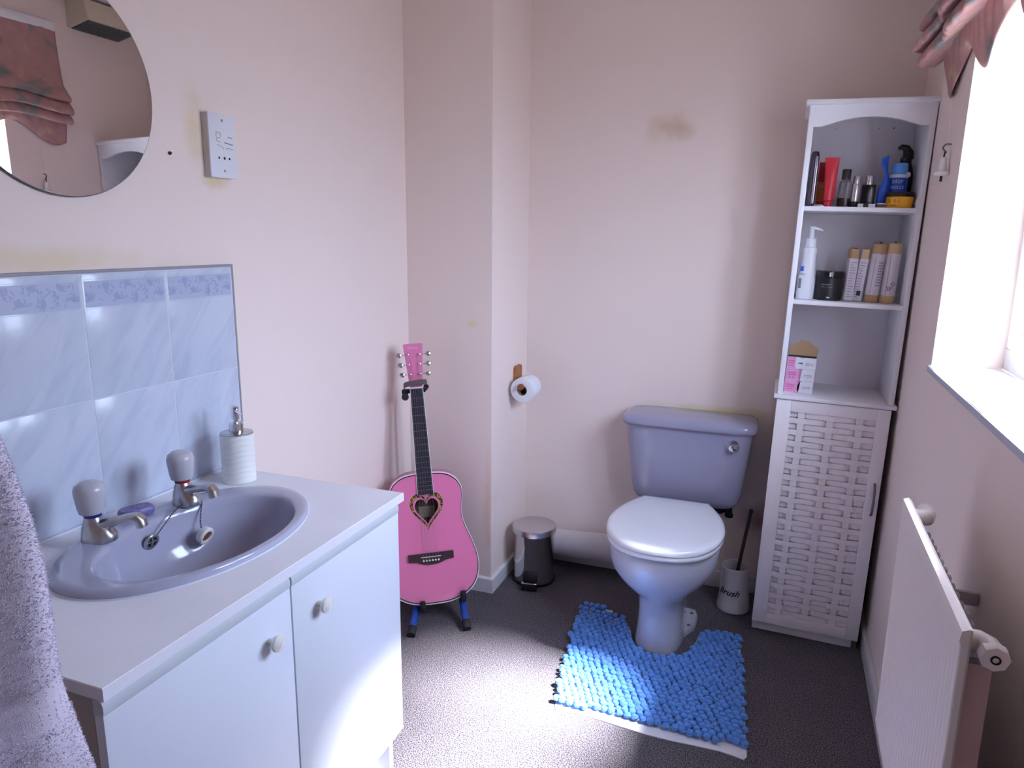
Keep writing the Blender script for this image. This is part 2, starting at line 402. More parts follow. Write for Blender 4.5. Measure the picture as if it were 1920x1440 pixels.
# window: frame, sashes, pane, sill
win = bpy.data.objects.new('window_1', None); C.objects.link(win); win['kind'] = 'structure'
fr = MB(); X0, X1 = .535, .60
for y0, y1, z0, z1 in ((WL, WH, WZ0, WZ0+.055), (WL, WH, WZ1-.055, WZ1), (WL, WL+.055, WZ0+.055, WZ1-.055), (WH-.055, WH, WZ0+.055, WZ1-.055), (1.582, 1.642, WZ0+.055, WZ1-.055)):
    fr.box(X0, X1, y0, y1, z0, z1, .004)
fr.build('window_frame', 'window_white', win)
for y0, y1 in ((WL+.06, 1.577), (1.647, WH-.06)):
    s = MB()
    for a0, a1, z0, z1 in ((y0, y1, WZ0+.06, WZ0+.10), (y0, y1, WZ1-.10, WZ1-.06), (y0, y0+.04, WZ0+.10, WZ1-.10), (y1-.04, y1, WZ0+.10, WZ1-.10)):
        s.box(X0+.012, X1-.01, a0, a1, z0, z1, .004)
    so = s.build('sash', 'window_white', win)
    MB().box(.563, .569, y0+.04, y1-.04, WZ0+.10, WZ1-.10).build('pane', 'window_glass', so)
    hm = (y0+y1)/2; MB().box(X0-.03, X0+.014, hm-.012, hm+.012, WZ0+.065, WZ0+.09, .004).box(X0-.035, X0-.02, hm-.01, hm+.10, WZ0+.072, WZ0+.086, .004).build('handle', 'window_white', so)
sill = MB().box(xr(1.08)-.008, .536, WL, WH, WZ0-.018, WZ0, .002).build('window_sill', 'window_white', win)
MB().box(xr(1.08)-.0095, xr(1.08)-.0078, WL, WH, WZ0-.017, WZ0-.002).build('sill_edge', 'sill_edge', win)

# ------------------------------------------------------------------ tiled splashback (a piece of the left wall's setting)
sp = bpy.data.objects.new('trim_1', None); C.objects.link(sp); sp['kind'] = 'structure'
MB().box(XL, XL+.0117, .63, 1.503, .79, 1.321).build('grout_bed', 'grout', sp)
ycol = [.635, .853, 1.0695, 1.2865, 1.503]; zrow = [.7945, 1.055, 1.3205]
def leaf(mb, y, z, ln, wd, a, x):
    dy, dz = math.cos(a), math.sin(a); ny, nz = -dz, dy
    x += len(mb.v)*2e-7
    pts = [(0, 0), (.3, .5), (.65, .45), (1, 0), (.65, -.45), (.3, -.5)]
    mb.add([(x, y+ln*p*dy+wd*q*ny, z+ln*p*dz+wd*q*nz) for p, q in pts], [(0, 1, 2, 3, 4, 5)])
for i in range(4):
    for j in range(2):
        t = MB().box(XL+.006, XL+.0125, ycol[i]+.0015, ycol[i+1]-.0015, zrow[j]+.0015, zrow[j+1]-.0015, .0012).build('tile', 'marble_tile', sp)
        if j == 1:
            a0, a1, z0, z1 = ycol[i]+.006, ycol[i+1]-.006, 1.2495, 1.3045
            band = MB().box(XL+.0122, XL+.0128, a0, a1, z0, z1).build('border_print', 'print_blue', t)
            rnd = random.Random(5); lf = MB(); x = XL+.0131
            for k in range(7):                      # fans and sprigs of leaves
                cy = a0+.014+(a1-a0-.028)*k/6; cz = (z0+z1)/2+(.012 if k % 2 else -.014)
                base = rnd.uniform(0, PI)
                for q in range(7):
                    leaf(lf, cy, cz, rnd.uniform(.014, .023), .0034, base+(q-3)*.33, x)
                for q in range(9):
                    yy, zz = rnd.uniform(a0+.004, a1-.014), rnd.uniform(z0+.004, z1-.012)
                    leaf(lf, yy, zz, rnd.uniform(.008, .015), .0032, rnd.uniform(0, PI), x)
            lf.v = [(px, min(max(py, a0+.001), a1-.001), min(max(pz, z0+.001), z1-.001)) for px, py, pz in lf.v]
            lf.build('leaf_print', 'print_leaf', t)
            for zz in (z0-.003, z1+.0025): MB().box(XL+.0122, XL+.0127, a0, a1, zz, zz+.0008).build('border_line', 'print_blue', t)
        if i == 3 and j == 0:
            MB().box(XL+.0122, XL+.0129, 1.366, 1.430, .888, .980, .0002).build('decor_print', 'print_pale', t)
            rnd = random.Random(9); lf = MB()
            for k in range(7):
                for sg in (-1, 1):
                    a_ = PI/2-sg*(.75+.05*k)
                    leaf(lf, 1.398, .892+.011*k, .030, .0045, a_, XL+.0133)
            lf.v = [(px, min(max(py, 1.368), 1.428), min(max(pz, .89), .978)) for px, py, pz in lf.v]
            lf.build('leaf_print', 'label_white', t)
MB().box(XL, XL+.013, .63, 1.509, 1.3205, 1.327, .001).build('edge_strip', 'trim_grey', sp)
MB().box(XL, XL+.013, 1.503, 1.509, .80, 1.3205, .001).build('edge_strip', 'trim_grey', sp)
MB().box(XL+.012, XL+.019, .63, 1.44, .7925, .798, .002).build('sealant', 'grout', sp)

# ------------------------------------------------------------------ vanity unit
FX = -.838; CZ = .793; VY0, VY1, VYM = .623, 1.440, 1.030
van = thing('vanity_unit', 'white two-door bathroom vanity unit under the oval basin', 'cabinet', (0, 0, 0))
for y0, y1 in ((VY0, VY0+.016), (VY1-.018, VY1-.002)):
    MB().box(XL+.03, FX-.018, y0, y1, .12, CZ-.022, .001).box(XL+.10, FX-.032, y0, y1, 0, .12).build('side_panel', 'laminate_shaded' if y0 < 1 else 'laminate_white', van)  # near panel darker: shade on its side is put into the colour
MB().box(FX-.10, FX-.085, VY0+.016, VY1-.018, 0, .13).build('plinth', 'laminate_white', van)
MB().box(XL+.03, FX-.018, VY0+.016, VY1-.018, .13, .146).build('base_board', 'laminate_white', van)
MB().box(FX-.035, FX-.0185, VY0+.016, VY1-.018, .70, CZ-.022).build('gap_shade_rail', 'painted_shade', van)  # dark colour stands in for the shade in the gap over the doors
for y0, y1, ky in ((VY0, VYM-.002, .962), (VYM+.002, VY1, 1.112)):
    d = MB().box(FX-.0175, FX, y0, y1, .158, .742, .0015).build('door', 'laminate_white', van)
    # moulded grip rail along the head of the door
    prof = [(FX-.0175, .742), (FX-.0006, .742), (FX+.0015, .748), (FX+.0015, .757), (FX-.001, .7635), (FX-.006, .765), (FX-.0175, .765)]
    m_ = MB(); rings = [[(x, y, z) for x, z in prof] for y in (y0, y1)]
    m_.loft(rings); m_.build('grip_rail', 'laminate_grey', d)
    MB().box(FX-.0175, FX+.001, y0, y1, .150, .158, .0015).build('bottom_lip', 'laminate_white', d)
    MB().lathe([(.006, 0), (.006, .010), (.013, .014), (.0165, .019), (.016, .024), (.010, .0275), (0.0005, .0285)], 20, (FX, ky, .668), 'X').build('knob', 'knob_cream', d)

# continuous worktop with an oval hole
def ellp(t, cx, cy, a, b): return (cx+b*math.cos(t), cy+a*math.sin(t))
ct = MB(); OX, OY = -1.10, 1.06
tx0, tx1, ty0, ty1 = XL+.002, FX+.012, .617, 1.447
angs = sorted(set([2*PI*k/72 for k in range(72)]+[math.atan2(y-OY, x-OX) % (2*PI) for x in (tx0, tx1) for y in (ty0, ty1)]))
inn, out = [], []
for t in angs:
    inn.append(ellp(t, OX, OY, .262, .172))
    c, s = math.cos(t), math.sin(t); k = 1e9
    if abs(c) > 1e-9: k = min(k, ((tx1 if c > 0 else tx0)-OX)/c)
    if abs(s) > 1e-9: k = min(k, ((ty1 if s > 0 else ty0)-OY)/s)
    out.append((OX+k*c, OY+k*s))
z0, z1 = CZ-.020, CZ
ct.loft([[(x, y, z0) for x, y in inn], [(x, y, z1) for x, y in inn], [(OX+(x-OX)*.997, OY+(y-OY)*.997, z1) for x, y in out], [(x, y, z1-.0015) for x, y in out], [(x, y, z0) for x, y in out], [(x, y, z0) for x, y in inn]], False, False)
top = thing('countertop', 'cream laminate countertop around the oval grey basin', 'countertop')
ct.build('board', 'countertop', top)
MB().box(tx1-.0004, tx1+.0008, ty0, ty1, z0, z1-.001).build('front_edge', 'edge_white', top)

# basin
bas = thing('wash_basin', 'oval grey ceramic basin set into the cream countertop', 'basin', (0, 0, 0))
K = 64
IX, IY, IA, IB = -1.075, 1.062, .222, .148
def ring(f, z, fy=None):                      # f=0 outer rim, f=1 lip of the bowl
    cx, cy = OX+(IX-OX)*f, OY+(IY-OY)*f; a, b_ = .282+(IA-.282)*f, .192+(IB-.192)*f
    return [ellp(2*PI*k/K, cx, cy, a, b_)+(z,) for k in range(K)]
rings = [ring(0, CZ+.0005), ring(-.01, CZ+.004), ring(0.03, CZ+.010), ring(.12, CZ+.0145), ring(.35, CZ+.0155), ring(.75, CZ+.014), ring(.93, CZ+.012), ring(1.0, CZ+.008)]
for q, z in ((.985, -.004), (.955, -.028), (.91, -.055), (.83, -.085), (.68, -.112), (.45, -.128), (.2, -.135), (.08, -.137)):
    rings.append([ellp(2*PI*k/K, IX+.004*(1-q), IY, IA*q, IB*q)+(CZ+z,) for k in range(K)])
MB().loft(rings, False, True).build('bowl', 'porcelain_grey', bas, 60)
MB().loft([ring(0, CZ-.0), ring(-.06, CZ+.0002), ring(-.02, CZ+.003)], False, False).build('sealant', 'grout', bas)
ov = MB().lathe([(.012, 0), (.012, .003), (.017, .004), (.0185, .002), (.0185, -.001)], 24, (0, 0, 0), 'X', False, False).build('overflow_ring', 'chrome_dull', bas)
ovM = Matrix.Translation((-1.2095, 1.052, .765)) @ Matrix.Rotation(math.radians(18), 4, 'Y')
ov.matrix_world = ovM
MB().lathe([(.0005, .0008), (.0125, .0008), (.0125, 0)], 20, (0, 0, 0), 'X').build('overflow_hole', 'black', ov)
MB().box(.001, .003, -.0125, .0125, -.0015, .0015).box(.001, .003, -.0015, .0015, -.0125, .0125).lathe([(.003, .001), (.003, .005)], 10, (0, 0, 0), 'X').build('overflow_cross', 'chrome', ov)
MB().lathe([(.0005, CZ-.1355), (.02, CZ-.1355), (.021, CZ-.1365)], 20, (IX, IY, 0)).build('drain', 'chrome_dull', bas)

def tap(x, y, yaw, lab, ringm):
    t = thing('basin_tap', lab, 'tap', (x, y, CZ+.0145), Matrix.Rotation(yaw, 3, 'Z') @ Matrix.Scale(1.1, 3), None)
    # body: slanted chrome pillar, wide at the front
    secs = [(0, .031, .0225, .005), (.004, .031, .0225, .005), (.012, .030, .0215, .005), (.024, .025, .019, .002), (.036, .016, .0155, -.003), (.044, .013, .013, -.003)]
    MB().loft([supel(cx, 0, a, b_, 2.3, 24, z) for z, a, b_, cx in secs]).build('body', 'chrome_dull', t)
    sp_ = [((.004, 0, .026), .0135), ((.024, 0, .032), .012), ((.048, 0, .0385), .010), ((.066, 0, .043), .0105), ((.077, 0, .043), .0125), ((.083, 0, .037), .0125), ((.085, 0, .026), .0115)]
    MB().tube([p for p, r in sp_], [r for p, r in sp_], 14, True, .78).build('spout', 'chrome_dull', t)
    MB().lathe([(.0135, .0435), (.0148, .0445), (.0148, .0485), (.0135, .0495)], 24, (-.003, 0, 0)).build('index_ring', ringm, t)
    MB().lathe([(.015, .049), (.0205, .052), (.023, .062), (.0262, .088), (.0262, .095), (.0235, .103), (.017, .108), (.007, .110), (.0005, .1102)], 28, (-.004, 0, 0)).build('handle', 'tap_grey', t)
tap(-1.236, .950, math.radians(20), 'chrome basin tap with grey knob and blue ring beside the soap', 'blue_ring')
tap(-1.230, 1.170, math.radians(-4), 'chrome basin tap with grey knob and red ring, plug chain around it', 'red_ring')

# plug with its chain, looped round the tap
pl = thing('basin_plug', 'white basin plug hanging on a bead chain from the red-ringed tap', 'plug', (-1.165, 1.155, .745))
Mx = Matrix.Rotation(math.radians(112), 4, 'Y')
st = MB().lathe([(.0005, .004), (.012, .004), (.0135, .0075), (.0185, .0075), (.0205, .004), (.019, -.006), (.0165, -.010), (.0005, -.010)], 24).build('stopper', 'rubber_white', pl)
st.data.transform(Mx)
s2 = MB().lathe([(.0005, .0045), (.0115, .0045)], 18, cap1=False).build('plug_centre', 'rust', st); s2.data.transform(Mx)
def chain(path):
    mb = MB(); P = [Vector(p) for p in smooth_line(path, 8)]
    d = 0; last = P[0]
    for p in P[1:]:
        while (p-last).length >= .0052:
            last = last+(p-last).normalized()*.0052
            mb.add([tuple(last+Vector(o)*.0027) for o in ((1,0,0),(-1,0,0),(0,1,0),(0,-1,0),(0,0,1),(0,0,-1))],
                   [(0,2,4),(2,1,4),(1,3,4),(3,0,4),(2,0,5),(1,2,5),(3,1,5),(0,3,5)])
    mb.tube([tuple(p) for p in P], .0007, 5)
    return mb
o_ = Vector((-1.165, 1.155, .745)); Z = lambda *p: tuple(Vector(p)-o_)
c1 = chain([Z(-1.204, 1.060, .775), Z(-1.205, 1.09, .794), Z(-1.208, 1.115, .808), Z(-1.214, 1.146, .813), Z(-1.204, 1.166, .814), Z(-1.205, 1.190, .812), Z(-1.198, 1.186, .805), Z(-1.190, 1.172, .785), Z(-1.180, 1.160, .765), Z(-1.172, 1.156, .752)])
c1.build('bead_chain', 'chain_steel', pl)

# soap
sb = thing('soap_bar', 'worn purple bar of soap between the two taps', 'soap', (-1.262, 1.068, CZ+.0150), Matrix.Rotation(math.radians(70), 3, 'Z'))
MB().loft([supel(0, 0, .036*k, .023*k, 3, 28, z) for z, k in ((0, .8), (.003, .93), (.010, 1.0), (.016, .98), (.020, .88), (.021, .7))]).build('bar', 'soap_purple', sb)
rnd = random.Random(3); lf = MB()
for k in range(26):
    x, y, a = rnd.uniform(-.022, .022), rnd.uniform(-.012, .012), rnd.uniform(0, PI)
    dx, dy = .005*math.cos(a), .005*math.sin(a)
    lf.add([(x-dx, y-dy, .0214), (x-dy*.15, y+dx*.15, .0214), (x+dx, y+dy, .0214), (x+dy*.15, y-dx*.15, .0214)], [(0, 1, 2, 3)])
lf.build('stamped_pattern', 'soap_top', sb)

# soap dispenser
ds = thing('soap_dispenser', 'white ribbed soap dispenser with chrome pump on the countertop corner', 'dispenser', (-1.255, 1.372, CZ))
rr = []; n = 48
for k in range(42):
    z = .001+.122*k/41
    rr.append([((.0405+.0006*math.sin(z*460+1.6*math.sin(3*2*PI*j/n)))*math.cos(2*PI*j/n), (.0405+.0006*math.sin(z*460+1.6*math.sin(3*2*PI*j/n)))*math.sin(2*PI*j/n), z) for j in range(n)])
MB().loft(rr).build('bottle', 'dispenser_white', ds)
MB().lathe([(.0395, .1225), (.0395, .1255), (.037, .1265), (.012, .127)], 32).build('cap', 'chrome_dull', ds)
MB().lathe([(.0175, .1265), (.0175, .148), (.016, .150), (.0065, .1505), (.0065, .160)], 24).build('collar', 'chrome', ds)
MB().lathe([(.0095, .160), (.0095, .176), (.009, .190), (.0055, .1925), (.0005, .193)], 20).tube([(.004, -.002, .181), (.02, -.012, .182), (.034, -.02, .178)], [.005, .0045, .0035], 10).build('pump_head', 'chrome', ds)

# towel on a swing-out rail at the near end of the vanity
tw = thing('bath_towel', 'fluffy lilac bath towel hanging beside the vanity unit', 'towel', (0, 0, 0))
YT = smooth_line([(.42, .545), (.60, .528), (.70, .515), (.797, .498), (.87, .486), (.93, .478), (.964, .476), (1.066, .474), (1.178, .452), (1.30, .425), (1.34, .42)], 6)
def yt(z):
    for (a, xa), (b_, xb) in zip(YT, YT[1:]):
        if a <= z <= b_: return xa+(xb-xa)*(z-a)/(b_-a)
    return YT[-1][1]
nz, nu = 90, 110
def towel_pt(z, u):                           # u in 0..1 round the hanging cloth
    ye = yt(z); y0 = .06; fl_ = (.020+.024*min(1, max(0, (1.30-z)/.4)))*(1 if z < 1.27 else max(.35, 1-(z-1.27)/.06))
    if .905 < z < .950: fl_ -= .005
    if u < .44: t = u/.44; y = y0+(ye-fl_-y0)*t; x = fl_
    elif u < .56: a = PI/2-(u-.44)/.12*PI; y = ye-fl_+fl_*math.cos(a); x = fl_*math.sin(a)
    else: t = (u-.56)/.44; y = ye-fl_+(y0-ye+fl_)*t; x = -fl_
    wv = .010*math.sin(y*38+z*3)+.005*math.sin(y*80-z*8)
    return Vector((-.715+x+wv*(1 if x > 0 else .5), y, z))
rings = [[tuple(towel_pt(.42+.91*i/nz, j/nu)) for j in range(nu)] for i in range(nz+1)]
tb = MB().loft(rings).build('cloth', 'towel', tw, 80)
pile = MB(); rnd = random.Random(11)
for k in range(150000):
    z = rnd.uniform(.43, 1.31); u = rnd.uniform(.01, .99)
    if .905 < z < .950 and int(u*330) % 3: continue
    p = towel_pt(z, u); q = towel_pt(z, u+.004); n_ = (q-p).cross(towel_pt(z+.004, u)-p)
    if n_.length < 1e-9: continue
    n_.normalize(); c_ = Vector((-.715, yt(z)-.07 if u > .40 else p.y, z))
    if n_.dot(p-c_) < 0: n_ = -n_
    d = (n_+Vector((rnd.uniform(-.7, .7), rnd.uniform(-.7, .7), rnd.uniform(-.9, .5)))).normalized()*rnd.uniform(.0012, .0030)
    s_ = d.cross(Vector((rnd.uniform(-1, 1), rnd.uniform(-1, 1), rnd.uniform(-1, 1)))).normalized()*.0007
    pile.add([tuple(p-s_-n_*.0005), tuple(p+s_-n_*.0005), tuple(p+d)], [(0, 1, 2)])
po = pile.build('pile', 'towel', tw); po['kind'] = 'stuff'
tr = thing('towel_rail', 'chrome swing-out towel rail holding the lilac towel', 'rail', (XL, .02, 1.335))
MB().lathe([(.03, 0), (.03, .006), (.012, .01)], 24, (0, 0, 0), 'X').build('wall_plate', 'chrome', tr)
MB().tube(smooth_line([(.004, 0, 0), (.55, 0, 0), (.63, .01, 0), (.652, .05, 0), (.652, .41, 0)], 6), .007, 12).build('bar', 'chrome', tr)

# ------------------------------------------------------------------ wall things on the left
mr = thing('round_mirror', 'round frameless mirror on the wall above the basin', 'mirror', (XL+.004, 1.072, 1.694), Matrix.Rotation(math.radians(-0.65), 3, 'Z'))
MB().lathe([(.2205, 0.0), (.2215, .002), (.2205, .005), (.219, .0055)], 96, (0, 0, 0), 'X', True, False).build('edge', 'mirror_edge', mr)
MB().lathe([(.2192, .0056), (.0005, .0056)], 96, (0, 0, 0), 'X', False, True).build('glass', 'mirror', mr)

sk = thing('shaver_socket', 'white shaver socket plate with two screws beside the round mirror', 'socket', (XL, 1.447, 1.543))
MB().box(0, .020, 0, .090, 0, .152, .002).build('back_box', 'socket_side', sk)
MB().box(.019, .0235, -.001, .091, -.001, .153, .0015).build('face_plate', 'socket_white', sk)
for z in (.016, .137): MB().lathe([(.0035, .0232), (.0035, .0244), (.0005, .0248)], 12, (0, .045, z), 'X').build('screw', 'chrome_dull', sk)
for y, a in ((.028, .0028), (.047, .0036), (.064, .0030)): MB().lathe([(a, .0232), (a, .0239), (.0005, .0239)], 12, (0, y, .047), 'X').build('pin_hole', 'black', sk)
pr = MB()
def stroke(path, r=.0005):
    pr.tube([(.0239, y, z) for y, z in path], r, 4)
stroke([(.022, .108), (.038, .107)]); stroke([(.023, .108), (.022, .098), (.026, .094), (.034, .094), (.037, .099), (.037, .107)])
stroke([(.026, .103), (.028, .103)]); stroke([(.032, .104), (.034, .103)]); stroke([(.027, .094), (.022, .090), (.025, .086), (.032, .086), (.037, .084)])
stroke([(.064, .100), (.078, .098)], .0009); stroke([(.050, .085), (.078, .082)], .0011); stroke([(.024, .078), (.042, .074), (.046, .069)]); stroke([(.054, .069), (.058, .073), (.078, .071)])
pr.build('printed_marks', 'ink_grey', sk)
ws = MB().lathe([(.004, 0), (.004, .003), (.0025, .006), (.0005, .0065)], 12, (XL, 1.341, 1.587), 'X').build('wall_screw', 'ink_dark')
tag(ws, 'small dark screw in the wall between mirror and shaver socket', 'screw')

# ------------------------------------------------------------------ guitar and its stand
gx, gu, gn = Vector((.864, .499, .064)), Vector((-.151, .135, .979)), Vector((.48, -.856, .192))
gu = gu.normalized(); gx = (gx-gx.dot(gu)*gu).normalized(); gb = gu.cross(gx).normalized()   # gb: towards the guitar's back
GR = Matrix((gx, gb, gu)).transposed()
GO = Vector((-1.113, 2.164, .076))
gt = thing('acoustic_guitar', 'pink acoustic guitar with heart-shaped sound hole on a blue stand', 'guitar', GO, GR)
half = smooth_line([(0, 0), (.058, .003), (.109, .02), (.152, .055), (.173, .108), (.173, .165), (.156, .227), (.137, .279), (.127, .32), (.130, .36), (.135, .395), (.132, .43), (.111, .463), (.07, .484), (0, .490)], 5)
outl = half[:-1]+[(-x, z) for x, z in half[::-1]][:-1]
def inset(f): return [(x*f, .245+(z-.245)*f) for x, z in outl]
HX, HZ = -.0, .343
def heart(s, k=48):
    pts = []
    for j in range(k):
        t = 2*PI*j/k
        x = 16*math.sin(t)**3; y = 13*math.cos(t)-5*math.cos(2*t)-2*math.cos(3*t)-math.cos(4*t)
        pts.append((HX+x/32*s*.086, HZ+(y+2.5)/29*s*.098))
    return pts
# soundboard with the heart cut out
bmh = bmesh.new()
def edge_loop(pts, y):
    vs = [bmh.verts.new((x, y, z)) for x, z in pts]
    return [bmh.edges.new((vs[i], vs[(i+1) % len(vs)])) for i in range(len(vs))]
ed = edge_loop(inset(.965), -.0005)+edge_loop(heart(1.0), -.0005)
bmesh.ops.triangle_fill(bmh, edges=ed, use_beauty=True)
MB().bm(bmh).build('soundboard', 'guitar_pink', gt)
MB().loft([[(x, .0015, z) for x, z in inset(.97)], [(x, -.0008, z) for x, z in inset(.967)], [(x, -.0008, z) for x, z in inset(.982)], [(x, .0005, z) for x, z in inset(.984)]], False, False).build('purfling', 'binding_dark', gt)
MB().loft([[(x, -.0008, z) for x, z in inset(.982)], [(x, -.0008, z) for x, z in inset(.995)], [(x, .0008, z) for x, z in inset(1.0)], [(x, .005, z) for x, z in inset(1.0)]], False, False).build('binding', 'binding_white', gt)
MB().loft([[(x, .004, z) for x, z in inset(.998)], [(x, .09, z) for x, z in inset(.998)]], False, True).build('sides_and_back', 'guitar_side', gt)
MB().prism(heart(1.2), .055, .056).build('inner_back', 'inside_wood', gt)
il = MB().box(-.03, .03, .0535, .0545, HZ-.03, HZ+.012).build('inner_label', 'label_paper', gt)
text('Ce', .022, 'kraft_dark', gt, Matrix.Translation((-.008, .053, HZ-.008)), shear=.2)
h0, h1, h2, h3 = heart(1.0), heart(1.16), heart(1.20), heart(1.42)
MB().loft([[(x, -.0006, z) for x, z in h1], [(x, -.0014, z) for x, z in h1], [(x, -.0014, z) for x, z in h3], [(x, -.0006, z) for x, z in h3]], False, False).build('rosette', 'tortoise', gt)
MB().loft([[(x, .003, z) for x, z in h0], [(x, -.0005, z) for x, z in h0]], False, False).build('hole_edge', 'guitar_side', gt)
# neck, fingerboard, frets
NT, FB = .798, .408
nk = MB(); 
nk.loft([[(w_*math.cos(a), .002+d_*math.sin(a), z) for a in [PI*k/10 for k in range(11)]] for z, w_, d_ in ((.47, .027, .03), (.50, .0265, .022), (.80, .0225, .019), (.815, .022, .016))])
nk.build('neck', 'guitar_side', gt)
wf = lambda z: .0225+(NT-z)/(NT-FB)*.0065
MB().loft([[(-wf(z), 0, z), (-wf(z), -.006, z), (wf(z), -.006, z), (wf(z), 0, z)] for z in (FB, NT)]).build('fingerboard', 'rosewood', gt)
for s_ in (-1, 1):
    MB().loft([[(s_*(wf(z)+.0001), 0, z), (s_*(wf(z)+.0016), 0, z), (s_*(wf(z)+.0016), -.0063, z), (s_*(wf(z)-.0004), -.0063, z)] for z in (FB, NT)]).build('fingerboard_binding', 'binding_white', gt)
SC_ = NT-.179
for k in range(1, 20):
    z = .179+SC_/2**(k/12)
    if z > FB+.004: MB().box(-wf(z), wf(z), -.0072, -.0055, z-.0007, z+.0007).build('fret', 'string', gt)
MB().box(-.0225, .0225, -.0085, 0, NT, NT+.006, .001).build('nut', 'bone', gt)
hp = [(-.024, .812), (.024, .812), (.036, .958), (.033, .963), (-.033, .963), (-.036, .958)]
MB().prism(hp, -.003+.003, .016).build('headstock', 'guitar_head', gt)
squig(gt, 0, .947, .042, .010, 'carton_pink', y=-.0006)
for z in (.851, .887, .923):
    for s_ in (-1, 1):
        x = s_*(.018+(z-.851)*.04)
        pgo = MB().lathe([(.0045, 0), (.0045, -.002), (.003, -.003), (.0028, -.010), (.0036, -.0115), (.0005, -.0125)], 14, (x, 0, z), 'Y').build('tuning_post', 'chrome', gt)
        hx = s_*(.0265+(z-.812)*.085)
        MB().cyl((hx, .010, z), (hx+s_*.012, .010, z), .0022, None, 8).build('tuner_shaft', 'chrome', pgo)
        MB().lathe([(.002, .004), (.0085, .006), (.0095, .010), (.0085, .014), (.002, .016)], 12, (hx+s_*.0175, 0, z), 'Y').build('tuner_button', 'chrome', pgo)
bp_ = [(-.083, .166), (-.083, .192), (.083, .192), (.083, .166)]+smooth_line([(.052, .162), (.03, .153), (0, .150), (-.03, .153), (-.052, .162)], 4)
MB().prism(bp_, -.008, -.0006).build('bridge', 'bridge_wood', gt)
MB().box(-.037, .037, -.0105, -.0075, .178, .1805, .0005).build('saddle', 'bone', gt)
for k in range(6):
    x = -.0275+.011*k
    MB().lathe([(.0032, -.008), (.0036, -.0095), (.0025, -.0112), (.0005, -.0116)], 12, (x, 0, .166), 'Y').build('bridge_pin', 'bone', gt)
    MB().tube([(x, -.009, .168), (x, -.0112, .179), (x*.66, -.0092, NT+.003), ((-1 if k < 3 else 1)*(.014+.001*k % 3), -.006, (.853, .888, .925, .925, .888, .853)[k])], .00035 if k > 2 else .00055, 5).build('string', 'string', gt)

gs = thing('guitar_stand', 'blue tubular guitar stand with black rubber feet under the pink guitar', 'stand', (0, 0, 0))
G = lambda x, y, z: tuple(GO+GR @ Vector((x, y, z)))
hub = Vector((-1.148, 2.275, .10))
for h_, p in (((-1.208, 2.238, .098), (-1.150, 2.050, .016)), ((-1.075, 2.300, .098), (-.985, 2.163, .016)), (hub, (-1.225, 2.405, .016))):
    h_ = Vector(h_); p = Vector(p); d = p-h_
    lg = MB().tube([tuple(h_), tuple(p)], .0135, 14).build('leg', 'stand_blue', gs)
    e_ = p+d.normalized()*.012; MB().tube([tuple(p-d.normalized()*.022), tuple(e_)], [.0158, .0158], 16).build('rubber_foot', 'rubber_black', lg)
yk = Vector(G(0, .055, .79))
MB().tube([tuple(hub), G(0, .125, .12), G(0, .118, .45), G(0, .07, .70), tuple(yk)], .010, 12).build('upright', 'stand_blue', gs)
MB().tube([(-1.212, 2.236, .098), (-1.071, 2.302, .098)], .015, 14).tube([tuple(hub-Vector((0, 0, .01))), tuple(hub+Vector((0, 0, .03)))], .02, 16).build('hub', 'rubber_black', gs)
for x in (-.045, .105):
    zb = .004 if abs(x) < .06 else .024
    a_ = MB().tube([tuple(hub+Vector((0, 0, .01))), G(x*.8, .10, -.016+zb), G(x, .06, -.018+zb), G(x, -.012, -.016+zb)], .007, 10).build('cradle_arm', 'stand_blue', gs)
    MB().tube([G(x, .05, -.016+zb), G(x, -.018, -.014+zb), G(x, -.022, .0+zb), G(x, -.022, .018+zb)], [.0105, .0115, .0115, .0105], 12).build('rubber_pad', 'rubber_black', a_)
y_ = MB().tube([G(-.042, .01, .785), G(-.044, .03, .79), G(-.03, .05, .79), G(.03, .05, .79), G(.036, .03, .80), G(.036, .0, .802)], [.012, .011, .009, .009, .010, .010], 12).build('neck_yoke', 'rubber_black', gs)
rb = []
for x, y, z in smooth_line([(-.043, .012, .795), (-.044, -.006, .806), (-.036, -.0135, .815), (0, -.0145, .819), (.030, -.0135, .820), (.039, -.006, .815), (.037, .010, .800)], 4):
    rb.append([G(x, y, z-.009), G(x*1.03, y-.0025, z-.009), G(x*1.03, y-.0025, z+.010), G(x, y, z+.010)])
MB().loft(rb).build('neck_strap', 'strap_brown', y_)
MB().cyl(G(-.043, .000, .772), G(-.043, -.008, .770), .013).build('strap_clip', 'rubber_black', y_)

# ------------------------------------------------------------------ toilet
tl = thing('toilet', 'grey ceramic toilet with closed white seat lid against the back wall', 'toilet', (0, 0, 0))
TX = -.325
def pan(z, hw, yf, yb, n=2.2):
    return supel(TX, (yf+yb)/2, hw, (yb-yf)/2, n, 56, z)
MB().loft([pan(0, .084, 2.262, 2.60, 2.8), pan(.012, .085, 2.260, 2.60, 2.8), pan(.06, .080, 2.268, 2.60, 2.6), pan(.12, .079, 2.276, 2.60, 2.5), pan(.165, .084, 2.276, 2.61, 2.4), pan(.190, .096, 2.262, 2.62, 2.3),
           pan(.21, .115, 2.242, 2.63, 2.2), pan(.235, .140, 2.215, 2.64, 2.2), pan(.265, .163, 2.188, 2.645, 2.2), pan(.30, .181, 2.163, 2.65, 2.2), pan(.34, .189, 2.148, 2.655, 2.2), pan(.375, .190, 2.142, 2.66, 2.2),
           pan(.392, .188, 2.142, 2.66, 2.2), pan(.399, .180, 2.15, 2.655, 2.2)]).build('pan', 'pan_grey', tl, 60)
ft = MB().prism([(0, 0), (0, 1), (1, 1), (1, 0)], 0, 0)
